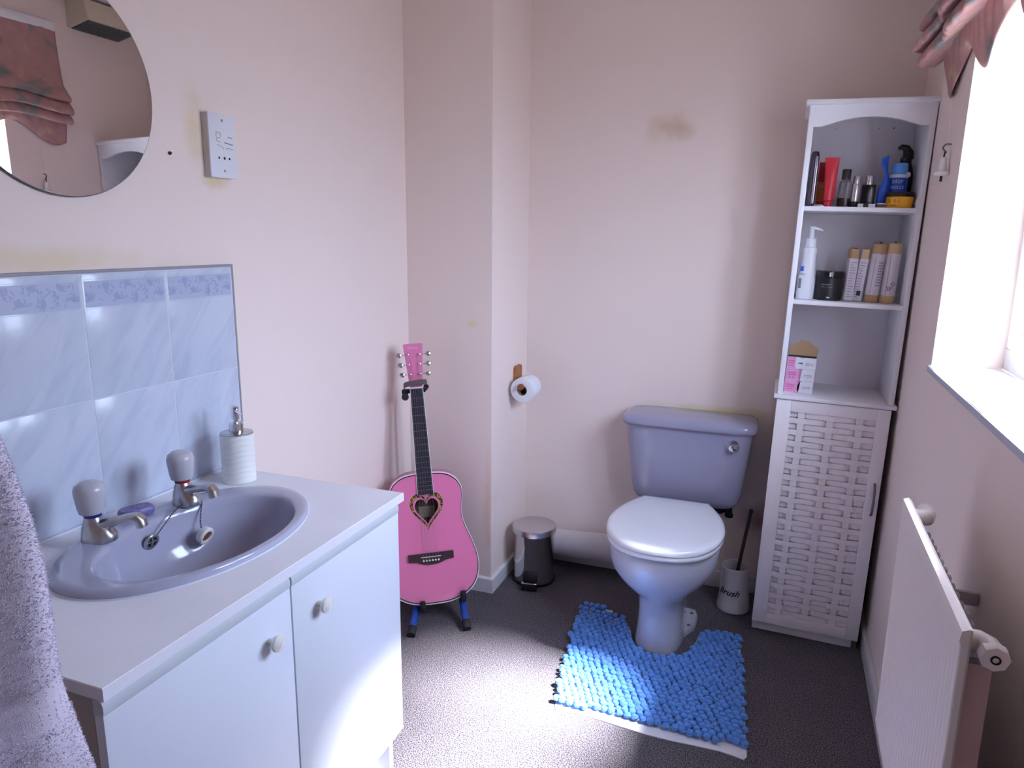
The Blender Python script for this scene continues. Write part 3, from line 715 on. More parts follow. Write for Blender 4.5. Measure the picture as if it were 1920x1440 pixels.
ft = MB(); fo = [(TX+.05, 2.40), (TX+.085, 2.41), (TX+.112, 2.47), (TX+.118, 2.53), (TX+.108, 2.57), (TX+.05, 2.58)]
ft.loft([[(x, y, 0) for x, y in fo], [(x, y, .022) for x, y in fo], [(TX+.05+(x-TX-.05)*.94, y, .028) for x, y in fo]])
fto = ft.build('floor_flange', 'pan_grey', tl)
for y in (2.45, 2.54): MB().lathe([(.006, .027), (.006, .030), (.0005, .031)], 12, (TX+.094, y, 0)).build('floor_screw', 'rust', fto)
def dee(s, z, dy=0):
    half_ = smooth_line([(0, 2.128), (.07, 2.138), (.135, 2.178), (.177, 2.245), (.196, 2.33), (.196, 2.40), (.181, 2.48), (.153, 2.555), (.126, 2.607), (.112, 2.615), (0, 2.617)], 4)
    pts = half_[:-1]+[(-x, y) for x, y in half_[::-1]][:-1]
    return [(TX+.003+x*s, 2.38+(y-2.38)*s+dy, z) for x, y in pts]
seat = MB().loft([dee(.965, .401), dee(.99, .404), dee(.995, .412), dee(.985, .419), dee(.95, .4195)]).build('seat', 'seat_white', tl, 60)
MB().loft([dee(.97, .4195), dee(1.0, .4225), dee(1.004, .430), dee(.995, .437), dee(.965, .4425), dee(.9, .4455), dee(.7, .4475), dee(.35, .448)]).build('seat_lid', 'seat_white', tl, 60)
for x in (TX-.07, TX+.07): MB().box(x-.02, x+.02, 2.60, 2.64, .398, .43, .006).build('hinge', 'seat_white', tl)
CX = -.303
def cist(z, hw, yf, yb, n=6): return supel(CX, (yf+yb)/2, hw, (yb-yf)/2, n, 64, z)
MB().loft([cist(.388, .150, 2.72, 2.82), cist(.390, .172, 2.708, 2.835), cist(.400, .190, 2.695, 2.846), cist(.420, .203, 2.686, 2.850), cist(.46, .210, 2.681, 2.852), cist(.56, .222, 2.675, 2.853), cist(.704, .238, 2.668, 2.853)]).build('cistern', 'porcelain_cistern', tl, 60)
MB().loft([cist(.700, .240, 2.666, 2.853), cist(.701, .248, 2.656, 2.854), cist(.708, .252, 2.652, 2.854), cist(.722, .252, 2.652, 2.854), cist(.733, .247, 2.660, 2.854), cist(.739, .236, 2.680, 2.853), cist(.7405, .18, 2.72, 2.85)]).build('cistern_lid', 'porcelain_cistern', tl, 60)
MB().lathe([(.024, 2.672), (.024, 2.668), (.021, 2.664), (.019, 2.656), (.013, 2.648), (.0005, 2.645)], 28, (-.134, 0, .652), 'Y').build('flush_button', 'chrome', tl)
MB().lathe([(.016, .345), (.016, .355), (.011, .358), (.011, .39)], 12, (-.135, 2.76, 0)).box(-.20, -.125, 2.765, 2.79, .355, .385, .005).lathe([(.012, .33), (.012, .346)], 6, (-.17, 2.775, .02)).build('inlet_fitting', 'black', tl)
pp = MB().tube([(-1.0, 2.785, .105), (-.36, 2.785, .134)], .0575, 32).build('soil_pipe', 'pipe_white')
tag(pp, 'fat white waste pipe along the skirting behind the toilet', 'pipe')

# ------------------------------------------------------------------ pedal bin
pb = thing('pedal_bin', 'chrome pedal bin in the corner beside the toilet', 'bin', (-.893, 2.640, 0))
MB().lathe([(.086, .004), (.089, .002), (.089, .012), (.086, .014)], 48).build('base_ring', 'black', pb)
MB().lathe([(.0845, .010), (.0835, .03), (.0835, .206), (.085, .210), (.0845, .214)], 64).build('body', 'steel', pb)
MB().lathe([(.088, .2155), (.0905, .216), (.0905, .236), (.089, .2395), (.085, .2415), (.05, .2445), (.0005, .2455)], 64).build('lid', 'steel_lid', pb)
ang = math.radians(-80); px, py = math.cos(ang), math.sin(ang)
rot = Matrix.Rotation(ang+PI/2, 4, 'Z')
pd = MB().box(-.028, .028, -.118, -.08, .006, .012, .001).box(-.031, .031, -.124, -.110, .004, .032, .002).box(-.030, .030, -.098, -.080, .012, .062, .003).build('pedal', 'black', pb); pd.data.transform(rot)
tr_ = MB().box(-.031, .031, -.1245, -.108, .032, .0355, .001).build('pedal_edge', 'chrome', pd); tr_.data.transform(rot)

# ------------------------------------------------------------------ toilet roll and holder
th = thing('toilet_roll_holder', 'wooden toilet roll holder screwed to the boxed-in wall', 'holder', (XB, 2.73, .82))
pts = [(-.036, -.066), (.034, -.066), (.038, -.03), (.036, .055)]+smooth_line([(.034, .062), (.018, .068), (0, .064), (-.018, .068), (-.034, .060)], 3)+[(-.036, .05)]
pm = MB().prism(pts, 0, .012).build('back_plate', 'wood', th); pm.data.transform(Matrix.Rotation(PI/2, 4, 'Z') @ Matrix.Scale(-1, 4, (0, 1, 0)))
MB().box(.010, .075, .012, .032, -.028, .012, .006).build('arm', 'wood_dark', th)
MB().tube([(.060, .02, -.008), (.060, -.085, -.002), (.060, -.112, 0)], [.0115, .0115, .0125], 16).lathe([(.0125, -.112), (.0125, -.118), (.009, -.124), (.0005, -.126)], 16, (.060, 0, 0), 'Y').build('peg', 'wood_dark', th)
rl = thing('toilet_roll', 'white toilet roll on the wooden wall holder', 'toilet roll', (XB+.062, 2.63, .8035))
MB().lathe([(.021, 0), (.044, 0), (.049, .002), (.0505, .006), (.0505, .094), (.049, .098), (.044, .1), (.021, .1)], 48, (0, 0, 0), 'Y', False, False).build('paper', 'paper', rl)
MB().lathe([(.021, .0), (.0212, .1), (.0198, .1), (.0198, .0), (.021, 0)], 32, (0, 0, 0), 'Y', False, False).build('tube', 'cardboard', rl)

# ------------------------------------------------------------------ toilet brush
bp2 = thing('brush_pot', 'white ceramic toilet brush pot lettered Brush beside the tall cabinet', 'pot', (-.092, 2.700, 0))
MB().lathe([(.055, 0), (.062, .002), (.0635, .012), (.0605, .018), (.0605, .026), (.058, .030), (.054, .09), (.0505, .158), (.052, .166), (.053, .172), (.0515, .177), (.048, .176), (.047, .165), (.049, .08), (.05, .02), (.0005, .015)], 48).build('pot', 'ceramic_pot', bp2, 50)
text('Brush', .036, 'black', bp2, Matrix.Rotation(math.radians(-22), 4, 'Z') @ Matrix.Translation((0, 0, .082)), shear=.45, wrap=.0565, bold=.0004)
br = thing('toilet_brush', 'toilet brush with dark brown handle leaning in the white pot', 'brush', (-.092, 2.700, .018))
MB().tube([(-.004, -.008, .05), (.018, .012, .22), (.038, .030, .372)], [.0065, .0068, .007], 12).lathe([(.008, .366), (.0085, .372), (.007, .378), (.0005, .38)], 12, (.0385, .030, 0)).build('handle', 'brush_handle', br)
MB().lathe([(.01, .0), (.03, .005), (.034, .03), (.03, .065), (.01, .07)], 20, (-.004, -.008, 0)).build('bristles', 'bristle', br)

# ------------------------------------------------------------------ contour mat
mt = thing('toilet_mat', 'blue bobble toilet mat with curved cut-out around the toilet foot', 'mat', (0, 0, 0))
inner = smooth_line([(-.192, 2.445), (-.200, 2.37), (-.222, 2.305), (-.262, 2.262), (-.315, 2.246), (-.372, 2.268), (-.408, 2.318), (-.428, 2.38), (-.452, 2.425)], 4)
poly = [(-.60, 2.462), (-.622, 2.445), (-.610, 2.25), (-.590, 2.09), (-.556, 1.868), (-.548, 1.852)]+[(-.548+.548*k/8, 1.852-.012*k/8+.006*math.sin(k*1.1)) for k in range(1, 8)]+[(-.004, 1.838), (.004, 1.852), (-.012, 2.05), (-.034, 2.265), (-.052, 2.46), (-.062, 2.472), (-.182, 2.462)]+inner
def inside(x, y, P):
    c = False; n = len(P)
    for i in range(n):
        (x1, y1), (x2, y2) = P[i], P[(i+1) % n]
        if (y1 > y) != (y2 > y) and x < (x2-x1)*(y-y1)/(y2-y1)+x1: c = not c
    return c
def edge_dist(x, y, P):
    d = 9
    for i in range(len(P)):
        a, b_ = Vector(P[i]), Vector(P[(i+1) % len(P)]); p = Vector((x, y)); ab = b_-a
        t = max(0, min(1, (p-a).dot(ab)/max(ab.length_squared, 1e-12))); d = min(d, (p-(a+ab*t)).length)
    return d
def wave(x, y): return .006+.005*math.sin(x*16+y*9)*math.sin(y*11-1)*(.6+.4*math.sin(x*7))
bk = MB().tri_prism(poly, .003, .0001); bk.v = [(x, z, y) for x, y, z in bk.v]
bk.build('backing', 'mat_backing', mt)
sph = MB().lathe([(.0006, -.0085), (.0085, -.0068), (.0125, 0), (.0088, .0068), (.0006, .0092)], 9)
tilt = math.radians(6); cands = []; rnd = random.Random(2); S = .0232
for i in range(-30, 34):
    for j in range(-34, 34):
        u, v = (i+.5*(j % 2))*S, j*S*.866
        x = -.3+u*math.cos(tilt)-v*math.sin(tilt)*-1; y = 2.15-u*math.sin(tilt)*.6+v*math.cos(tilt)
        x += rnd.uniform(-.003, .003); y += rnd.uniform(-.003, .003)
        front = 1.845+.014+.016*(1 if x < -.3 else .6)
        if inside(x, y, poly) and edge_dist(x, y, inner+inner[::-1]) > .010 and y > front+.004: cands.append((y, x))
        elif inside(x+.008, y, poly) and y > front+.01 and x < -.5: cands.append((y, x))
cands.sort()
sm = sph.build('bobble', 'mat_blue', mt); sme = sm.data; bpy.data.objects.remove(sm)
rest = MB()
for k, (y, x) in enumerate(cands):
    z = .0085+wave(x, y); a = rnd.uniform(0, PI); s_ = rnd.uniform(.9, 1.14)
    if y > 2.40 and x < -.45: z += .022*(y-2.40)/.06
    if k < 300:
        o = bpy.data.objects.new('bobble', sme); C.objects.link(o); o.parent = mt
        o.location = (x, y, z); o.rotation_euler = (rnd.uniform(-.3, .3), rnd.uniform(-.3, .3), a); o.scale = (s_, s_*rnd.uniform(.88, 1), s_)
    else:
        ca, sa = math.cos(a), math.sin(a)
        rest.add([(x+s_*(p[0]*ca-p[1]*sa), y+s_*(p[0]*sa+p[1]*ca), z+s_*p[2]) for p in sph.v], sph.f)
ro = rest.build('bobbles', 'mat_blue', mt, 180); ro['kind'] = 'stuff'
MB().box(-.555, -.515, 2.455, 2.475, .012, .0135).build('care_tag', 'mat_backing', mt)

# ------------------------------------------------------------------ tall cabinet
TA = .026
TR = Matrix.Rotation(TA, 3, 'Y'); TO = Vector((.157, 2.54, .003))
cb = thing('tall_cabinet', 'tall narrow white cabinet with open shelves above a woven-panel door', 'cabinet', TO, TR)
D = .285
MB().box(-.174, -.158, .018, D, 0, .87, .001).build('side_panel', 'cabinet_white', cb)
MB().box(.158, .174, .018, D, 0, .87, .001).build('side_panel', 'cabinet_white', cb)
MB().box(-.158, .158, D-.01, D, .03, .87).build('back_panel', 'cabinet_back', cb)
MB().box(-.158, .158, .020, .036, 0, .042).build('plinth', 'cabinet_white', cb)
MB().box(.1575, .1735, .012, .0185, .0, .036, .001).build('worn_edge', 'worn_edge', cb)
MB().box(-.187, .187, -.012, D, .870, .884, .003).build('worktop', 'cabinet_white', cb)
MB().box(-.176, -.160, 0, D, .884, 1.810, .001).build('side_panel', 'cabinet_white', cb)
MB().box(.162, .178, 0, D, .884, 1.810, .001).build('side_panel', 'cabinet_white', cb)
bpn = MB().box(-.160, .162, D-.008, D, .884, 1.810).build('back_panel', 'cabinet_back', cb)
for x, z, r in ((-.085, 1.775, .002), (.05, 1.775, .002), (.095, 1.775, .0032)): MB().lathe([(r, D-.0095), (r, D-.008)], 10, (x, 0, z), 'Y').build('panel_pin', 'trim_grey', bpn)
MB().box(-.188, .188, -.014, D, 1.810, 1.825, .003).build('top_board', 'cabinet_white', cb)
MB().box(-.160, .162, .002, D-.008, 1.490, 1.504, .001).build('shelf', 'cabinet_white', cb)
MB().box(-.160, .162, .002, D-.008, 1.190, 1.204, .001).build('shelf', 'cabinet_white', cb)
arch = [(-.160, 1.746), (-.150, 1.746)]+smooth_line([(-.140, 1.746), (-.125, 1.750), (-.08, 1.764), (-.035, 1.7715), (.001, 1.773), (.037, 1.7715), (.082, 1.764), (.127, 1.750), (.142, 1.746)], 4)+[(.152, 1.746), (.162, 1.746)]
MB().loft([[(x, .003, z), (x, .003, 1.8105), (x, .017, 1.8105), (x, .017, z)] for x, z in arch]).build('arched_fascia', 'cabinet_white', cb)
MB().box(.158, .163, -.002, .06, 1.485, 1.53, .001).build('shelf_lug', 'cabinet_white', cb)
# door with a basket-weave panel
dr = bpy.data.objects.new('door', None); C.objects.link(dr); dr.parent = cb
DX0, DX1, DZ0, DZ1 = -.176, .174, .040, .867; PX0, PX1, PZ0, PZ1 = -.129, .134, .079, .828
f_ = MB().box(DX0, PX0, -.004, .016, DZ0, DZ1, .0015).box(PX1, DX1, -.004, .016, DZ0, DZ1, .0015).box(PX0, PX1, -.004, .016, DZ0, PZ0, .0015).box(PX0, PX1, -.004, .016, PZ1, DZ1, .0015)
f_.build('door_frame', 'cabinet_door', dr)
MB().box(PX0, PX1, .0135, .0155, PZ0, PZ1).build('backing_board', 'cabinet_door', dr)
posts = [PX0+(PX1-PX0)*q for q in (.135, .478, .82)]
for p in posts: MB().box(p-.0105, p+.0105, .0012, .0036, PZ0, PZ1).build('upright_slat', 'cabinet_door', dr)
NR = 37; ph = (PZ1-PZ0)/NR
def strip_mesh(par):
    mb = MB(); rg = []
    for k in range(49):
        x = PX0+(PX1-PX0)*k/48
        y = .0032
        for i, p in enumerate(posts):
            g_ = math.exp(-((x-p)/.021)**4)
            over = (i % 2 == 0) == (par == 0)
            y += g_*((-.0052) if over else (.0062))
        ends = .0055 if par else 0
        y += (.0050 if par else -.001)*(math.exp(-((x-PX0)/.02)**2)+math.exp(-((x-PX1)/.02)**2))
        rg.append([(x, y, -.455*ph), (x, y-.0007, 0), (x, y, .455*ph), (x, y+.0016, .455*ph), (x, y+.0016, -.455*ph)])
    return mb.loft(rg)
sms = []
for par in (0, 1):
    o = strip_mesh(par).build('weave_strip', 'cabinet_door', dr); sms.append(o.data); bpy.data.objects.remove(o)
for k in range(NR):
    o = bpy.data.objects.new('weave_strip', sms[k % 2 ^ 1]); C.objects.link(o); o.parent = dr; o.location = (0, 0, PZ0+ph*(k+.5))
MB().tube(smooth_line([(.156, -.003, .615), (.156, -.016, .606), (.1565, -.021, .585), (.157, -.021, .56), (.157, -.021, .535), (.157, -.016, .514), (.157, -.003, .505)], 4), .0042, 10).build('handle', 'handle_metal', dr)

# ------------------------------------------------------------------ things on the cabinet's shelves
def on_shelf(name, label, cat, x, y, z, rz=0, group=None, lean=0):
    p = TO+TR @ Vector((x, y, z))
    return thing(name, label, cat, p, TR @ Matrix.Rotation(rz, 3, 'Z') @ Matrix.Rotation(lean, 3, 'Y'), group)
S1, S2, S3 = 1.5042, 1.2042, .8842
# top shelf
t = on_shelf('spray_can', 'slim dark purple can at the side of the top shelf beside red boxes', 'can', -.143, .07, S1)
MB().loft([supel(0, 0, .0135*k, .020*k, 2.4, 28, z) for z, k in ((0, .95), (.003, 1), (.150, 1), (.165, .95), (.172, .8), (.175, .5))]).build('can', 'purple_can', t)
MB().box(.004, .009, -.0205, -.0192, .01, .158, .0005).build('shiny_stripe', 'can_stripe', t)
t = on_shelf('red_carton', 'red carton with orange label behind the red squeezy tube', 'carton', -.106, .155, S1)
MB().box(-.019, .019, -.016, .016, 0, .148, .001).build('box', 'red', t)
MB().box(-.0192, .0192, -.0165, -.0158, .022, .085).build('label', 'orange', t)
text('UP', .016, 'can_white', t, Matrix.Translation((-.006, -.0168, .070)))
t = on_shelf('squeezy_tube', 'red squeezy tube standing on its cap on the top shelf', 'tube', -.090, .07, S1)
MB().lathe([(.0125, 0), (.0135, .002), (.0135, .016), (.0125, .018)], 20).build('cap', 'red_tube', t)
MB().loft([supel(0, 0, a, b_, 2, 28, z) for z, a, b_ in ((.018, .013, .013), (.022, .0165, .016), (.05, .0175, .015), (.09, .019, .011), (.125, .0205, .006), (.143, .0212, .0016), (.156, .0212, .0014))]).build('tube', 'red_tube', t)
t = on_shelf('oil_bottle', 'clear bottle of dark oil with a black cap on the top shelf', 'bottle', -.043, .08, S1)
MB().loft([supel(0, 0, .019*k, .014*k, 3, 28, z) for z, k in ((0, .9), (.003, 1), (.07, 1), (.082, .9), (.086, .6), (.09, .55))]).build('bottle', 'glass', t)
MB().loft([supel(0, 0, .0175*k, .0125*k, 3, 24, z) for z, k in ((.004, .98), (.030, .98))]).build('liquid', 'brown_liquid', t)
MB().lathe([(.0135, .088), (.0135, .118), (.0125, .120), (.0005, .120)], 24).build('cap', 'cap_dark', t)
t = on_shelf('spray_bottle', 'small silver spray bottle between the oil bottle and black pump bottle', 'bottle', -.010, .085, S1)
MB().lathe([(.014, 0), (.015, .002), (.015, .020)], 24, cap1=True).build('base', 'cap_dark', t)
MB().lathe([(.015, .020), (.0155, .022), (.0155, .072), (.014, .075)], 24).build('sleeve', 'silver', t)
MB().lathe([(.0105, .075), (.0105, .098), (.0095, .1), (.0005, .1005)], 20).build('cap', 'silver', t)
t = on_shelf('pump_bottle', 'square black bottle with silver pump cap on the top shelf', 'bottle', .028, .10, S1)
MB().box(-.0205, .0205, -.0155, .0155, 0, .074, .003).build('bottle', 'black_gloss', t)
MB().lathe([(.0125, .074), (.0125, .100), (.0115, .102), (.0005, .102)], 24).build('cap', 'silver', t)
t = on_shelf('clear_case', 'low clear plastic case with black catch in front of the black pump bottle', 'case', .022, .045, S1)
MB().box(-.024, .026, -.014, .014, 0, .012, .002).build('case', 'lotion_white', t)
MB().box(-.009, .006, -.0148, .0148, .0005, .0128, .001).build('catch', 'black', t)
t = on_shelf('small_jar', 'low jar of brown cream with clear lid under the blue sachet', 'jar', .070, .055, S1)
MB().lathe([(.016, 0), (.017, .001), (.017, .010), (.016, .011)], 24).build('pot', 'kraft_dark', t)
MB().lathe([(.0165, .011), (.0175, .0115), (.0175, .0145), (.0005, .015)], 24).build('lid', 'lotion_white', t)
t = on_shelf('blue_sachet', 'crumpled blue sachet with a twisted neck on the top shelf', 'sachet', .072, .095, S1)
sec = [(0, .0185, .009, 0, 0), (.02, .0185, .010, 0, 0), (.06, .017, .010, 0, .2), (.088, .011, .007, .004, .5), (.105, .0065, .0045, .003, .9), (.118, .008, .003, -.001, 1.2), (.142, .013, .0018, -.007, 1.3), (.160, .014, .0012, -.007, 1.35)]
rg = []
for z, a, b_, dx, tw_ in sec:
    rg.append([(dx+x*math.cos(tw_*.5)-y*math.sin(tw_*.5), x*math.sin(tw_*.5)+y*math.cos(tw_*.5), z+.006*(x/.014 if z > .13 else 0)) for x, y, q in supel(0, 0, a, b_, 1.8, 24)])
MB().loft(rg).build('sachet', 'blue_sachet', t)
t = on_shelf('spray_can', 'blue pain-relief spray can with pale cap lettered Deep Freeze', 'can', .113, .118, S1)
MB().lathe([(.0255, 0), (.027, .002), (.027, .094), (.0255, .097)], 32).build('can', 'can_blue', t)
MB().lathe([(.0262, .097), (.0265, .098), (.0265, .106), (.0255, .107)], 32).build('white_band', 'can_white', t)
MB().lathe([(.0245, .107), (.0225, .138), (.0215, .142), (.0005, .143)], 32).build('cap', 'can_light', t)
MB().cyl((.022, -.018, .106), (.024, -.021, .106), .008).build('tab', 'can_white', t)
for z in (.051, .045): squig(t, -.002, z, .022, .0035, 'can_light', wrap=.0274, rot=-.2)
for s_, z, sz in (('DEEP', .084, .015), ('FREEZE', .066, .0135)):
    text(s_, sz, 'can_white', t, Matrix.Rotation(math.radians(-12), 4, 'Z') @ Matrix.Translation((0, 0, z)), wrap=.0274)
t = on_shelf('trigger_bottle', 'black bottle with hooked nozzle behind the blue spray can', 'bottle', .135, .190, S1)
MB().loft([supel(0, 0, a, b_, 2.4, 28, z) for z, a, b_ in ((0, .025, .022), (.004, .026, .023), (.11, .026, .023), (.135, .022, .02), (.150, .0165, .016), (.166, .0165, .016))]).build('bottle', 'black', t)
MB().tube([(.004, 0, .162), (.004, 0, .182), (-.004, -.002, .196), (-.018, -.006, .200), (-.026, -.008, .194)], [.017, .016, .012, .008, .005], 14).build('hooked_nozzle', 'black', t)
t = on_shelf('hair_gel_tub', 'yellow tub with black lid on the top shelf corner', 'tub', .1165, .052, S1+.0003)
MB().lathe([(.036, 0), (.0375, .002), (.0385, .032), (.038, .034)], 40).build('tub', 'yellow', t)
MB().lathe([(.0395, .034), (.040, .035), (.040, .046), (.0385, .0485), (.0005, .049)], 40).build('lid', 'black', t)
text('G O.L', .013, 'ink_dark', t, Matrix.Rotation(math.radians(-30), 4, 'Z') @ Matrix.Translation((0, 0, .020)), wrap=.0388, spacing=1.2)
squig(t, 0, .008, .016, .003, 'ink_dark', wrap=.0388, rot=-.55)
MB().box(.0265, .0345, -.0262, -.0255, .012, .018).build('ink_block', 'ink_mid', t).data.transform(Matrix.Rotation(.35, 4, 'Z') @ Matrix.Translation((0.003, -.0015, 0)))
t = on_shelf('metal_clip', 'small silver clip lying at the foot of the red carton', 'clip', -.118, .035, S1)
MB().box(-.017, .017, -.004, .004, 0, .004, .0015).cyl((-.012, 0, .005), (.012, 0, .0055), .002).build('clip', 'silver', t)
# middle shelf
t = on_shelf('lotion_bottle', 'white pump lotion bottle with a blue square on its label', 'bottle', -.126, .085, S2)
MB().loft([supel(dx, 0, a, b_, 2.3, 32, z) for z, a, b_, dx in ((0, .026, .020, 0), (.003, .0275, .021, 0), (.03, .0285, .0215, 0), (.07, .0265, .021, 0), (.11, .0225, .0195, .001), (.14, .0205, .0185, .001), (.155, .0225, .0195, .001), (.165, .0225, .0195, .001), (.170, .0195, .0185, .001), (.172, .0155, .0155, .001))]).build('bottle', 'lotion_white', t)
MB().lathe([(.0165, .171), (.0165, .197), (.015, .199), (.008, .200)], 24, (.001, 0, 0)).build('collar', 'lotion_white', t)
MB().lathe([(.0075, .199), (.007, .228), (.0078, .231)], 16, (.001, 0, 0)).tube([(-.006, 0, .233), (.004, 0, .234), (.022, -.004, .230), (.034, -.006, .225)], [.0045, .0055, .0045, .002], 12).build('pump_head', 'lotion_white', t)
MB().box(-.0225, -.0125, -.0222, -.0195, .092, .108, .0005).build('label_square', 'label_blue', t)
squig(t, -.013, .082, .016, .005, 'ink_mid', y=-.0224)
bar = MB()
for k in range(9): bar.box(-.0245, -.016, -.0226, -.019, .036+.0036*k, .0376+.0036*k)
bar.build('barcode', 'ink_dark', t)
t = on_shelf('hair_mask_tub', 'black tub with glossy lid beside the white lotion bottle', 'tub', -.055, .090, S2)
MB().lathe([(.040, 0), (.0415, .002), (.0415, .072), (.041, .073)], 48).build('tub', 'black', t)
MB().lathe([(.0428, .073), (.0432, .074), (.0432, .093), (.042, .0955), (.0005, .096)], 48).build('lid', 'black_gloss', t)
for z in (.052, .044): squig(t, 0, z, .034, .004, 'ink_mid', wrap=.0418, rot=-.2)
MB().box(-.003, .003, -.0441, -.043, .078, .092).build('lid_mark', 'silver', t)
MB().box(-.005, .005, -.0422, -.041, .008, .012).build('tub_mark', 'silver', t)
def kraft_box(x, y, w_, h, rz, lean, label, cap):
    t = on_shelf('kraft_carton', label, 'carton', x, y, S2+.0022, rz, None, lean)
    MB().box(-w_/2, w_/2, -w_/2, w_/2, 0, h*.80, .001).build('paper_sleeve', 'label_white', t)
    MB().box(-w_/2+.0012, w_/2-.0012, -w_/2+.0012, w_/2-.0012, h*.80, h-.004, .001).build('kraft_end', cap, t)
    MB().box(-w_/2+.004, w_/2-.003, -.003, .002, h-.004, h, .0005).build('tuck_flap', 'kraft_dark', t)
    pr_ = MB(); rr_ = random.Random(int(x*1000)+50)
    for k in range(14):
        z = .012+k*h*.75/15; l = w_*rr_.uniform(.35, .75)
        pr_.box(-w_/2+.003, -w_/2+.003+l, -w_/2-.0003, -w_/2+.0001, z, z+.0018)
    pr_.build('print_lines', 'ink_mid', t)
    return t
kraft_box(.004, .085, .028, .172, .35, .03, 'slim white carton with pinkish kraft top next to the black tub', 'kraft')
t = kraft_box(.037, .090, .024, .172, -.3, .06, 'slim white carton with pale kraft top between carton and tube', 'kraft_light')
MB().box(-.004, .0085, -.0136, -.0129, .018, .034).build('ink_block', 'ink_dark', t)
def kraft_tube(x, y, r, h, lean, label, m1):
    t = on_shelf('kraft_tube', label, 'tube', x, y, S2+.001, 0, None, lean)
    MB().lathe([(r*.97, 0), (r, .001), (r, h*.13)], 32).build('bottom_cap', m1, t)
    MB().lathe([(r*.985, h*.13), (r*.985, h*.82)], 32, cap0=False, cap1=False).build('paper_sleeve', 'label_white', t)
    MB().lathe([(r, h*.82), (r, h-.004), (r*.9, h-.001), (r*.5, h)], 32).build('top_cap', m1, t)
    MB().box(-.004, .002, -.004, .0, h-.003, h+.004).build('cord_loop', 'ink_dark', t)
    sm_ = MB(); a = -2.0; sm_.box(r*.99*math.cos(a)-.0012, r*.99*math.cos(a)+.0012, r*.99*math.sin(a)-.0006, r*.99*math.sin(a)+.0006, h*.14, h*.81); sm_.build('seam', 'label_pinkline', t)
    return t
t = kraft_tube(.0755, .082, .0215, .190, .05, 'brown kraft paper tube with white wrapper between carton and wide tube', 'kraft')
pr_ = MB()
for k in range(9):
    for j in range(4):
        a = -1.35+.2*j; pr_.box(.0216*math.cos(a)-.0016, .0216*math.cos(a)+.0016, .0216*math.sin(a)-.0005, .0216*math.sin(a)+.0005, .055+.009*k, .058+.009*k)
pr_.build('print_lines', 'ink_mid', t)
t = kraft_tube(.1225, .080, .0225, .193, .02, 'pale kraft paper tube lettered O SP beside the shelf side', 'kraft_light')
text('O', .019, 'ink_dark', t, Matrix.Rotation(.45, 4, 'Z') @ Matrix.Translation((0, 0, .062)), wrap=.0226)
text('SP', .019, 'ink_dark', t, Matrix.Rotation(-.02, 4, 'Z') @ Matrix.Translation((0, 0, .047)), wrap=.0226)
# lower shelf: cartons
def pink_carton(k, label, curve):
    t = on_shelf('pink_carton', label, 'carton', -.112+.0015*k, .090, S3+.041*k, -.02*k, 'stacked pink and white cartons')
    MB().box(-.046, .046, -.035, .035, 0, .0405, .0008).build('box', 'carton_white', t)
    if curve:
        pts = [(-.0459, .001), (-.0459, .0395), (.005, .0395)]+smooth_line([(.002, .036), (-.003, .028), (-.0045, .020), (-.003, .010), (.001, .001)], 3)
    else:
        pts = [(-.0459, .001), (-.0459, .0395), (-.019, .0395), (-.019, .001)]
    MB().tri_prism(pts, -.0353, -.0349).build('pink_print', 'carton_pink', t)
    for z, w_ in ((.027, .026), (.020, .026), (.011, .020)):
        squig(t, -.026 if curve else -.032, z, w_ if curve else w_*.7, .0045, 'ink_pink', y=-.0355, seed=k)
    if not curve: squig(t, -.002, .020, .016, .006, 'ink_dark', y=-.0355, seed=4)
    for z in (.021, .016): squig(t, .025, z, .024, .003, 'ink_mid', y=-.0355, seed=k+3)
    MB().box(-.006, .008, -.0356, -.0345, .0385, .0402).build('thumb_notch', 'ink_mid', t)
    return t
pink_carton(0, 'lowest pink and white carton of three, resting on the cabinet worktop', True)
pink_carton(1, 'middle pink and white carton of the stack of three', True)
t = pink_carton(2, 'topmost pink and white carton with its brown flap standing open', False)
fl = [(-.046, 0), (.046, 0), (.049, .026), (.024, .044), (.016, .052), (-.014, .054), (-.016, .046), (-.042, .034)]
fo_ = MB().prism(fl, -.0006, .0006).build('open_flap', 'kraft', t)
fo_.data.transform(Matrix.Translation((0, .010, .0405)) @ Matrix.Rotation(math.radians(-12), 4, 'X'))
MB().box(-.045, .045, -.034, .034, .0404, .0409).build('inside_shade', 'painted_shade', t)  # dark sheet on the solid box, painted shade of the open inside

# ------------------------------------------------------------------ radiator
rd = thing('radiator', 'white ribbed panel radiator on the wall below the window', 'radiator', (0, 0, 0))
RX, RY0, RY1, RZ0, RZ1 = .25, 1.005, 1.532, .395, .906
rg = []
N = 100
prof = []
for k in range(N+1):
    y = RY0+.022+(RY1-RY0-.044)*k/N
    prof.append((RX+(.0052 if k % 4 == 0 else .0012), y))
pf = [(RX+.0115, RY0), (RX+.004, RY0+.001), (RX+.0008, RY0+.006), (RX, RY0+.014)]+prof+[(RX, RY1-.014), (RX+.0008, RY1-.006), (RX+.004, RY1-.001), (RX+.0115, RY1)]
def rlev(z, f): return [(x if f == 0 else (max(RX+f, x) if f > 0 else RX), y, z) for x, y in pf]
flat = lambda z, dx: [(RX+dx if i not in (0, len(pf)-1) else RX+.0115, p[1], z) for i, p in enumerate(pf)]
MB().loft([flat(RZ0, .0105), flat(RZ0+.004, .002), flat(RZ0+.018, .0), [(x, y, RZ0+.026) for x, y in pf], [(x, y, RZ1-.026) for x, y in pf], flat(RZ1-.018, .0), flat(RZ1-.004, .002), flat(RZ1, .0105)], True, True).build('front_panel', 'rad_white', rd, 50)
MB().box(RX+.0105, RX+.015, RY0+.004, RY1-.004, RZ0+.002, RZ1-.002).build('panel_back', 'rad_cream', rd)
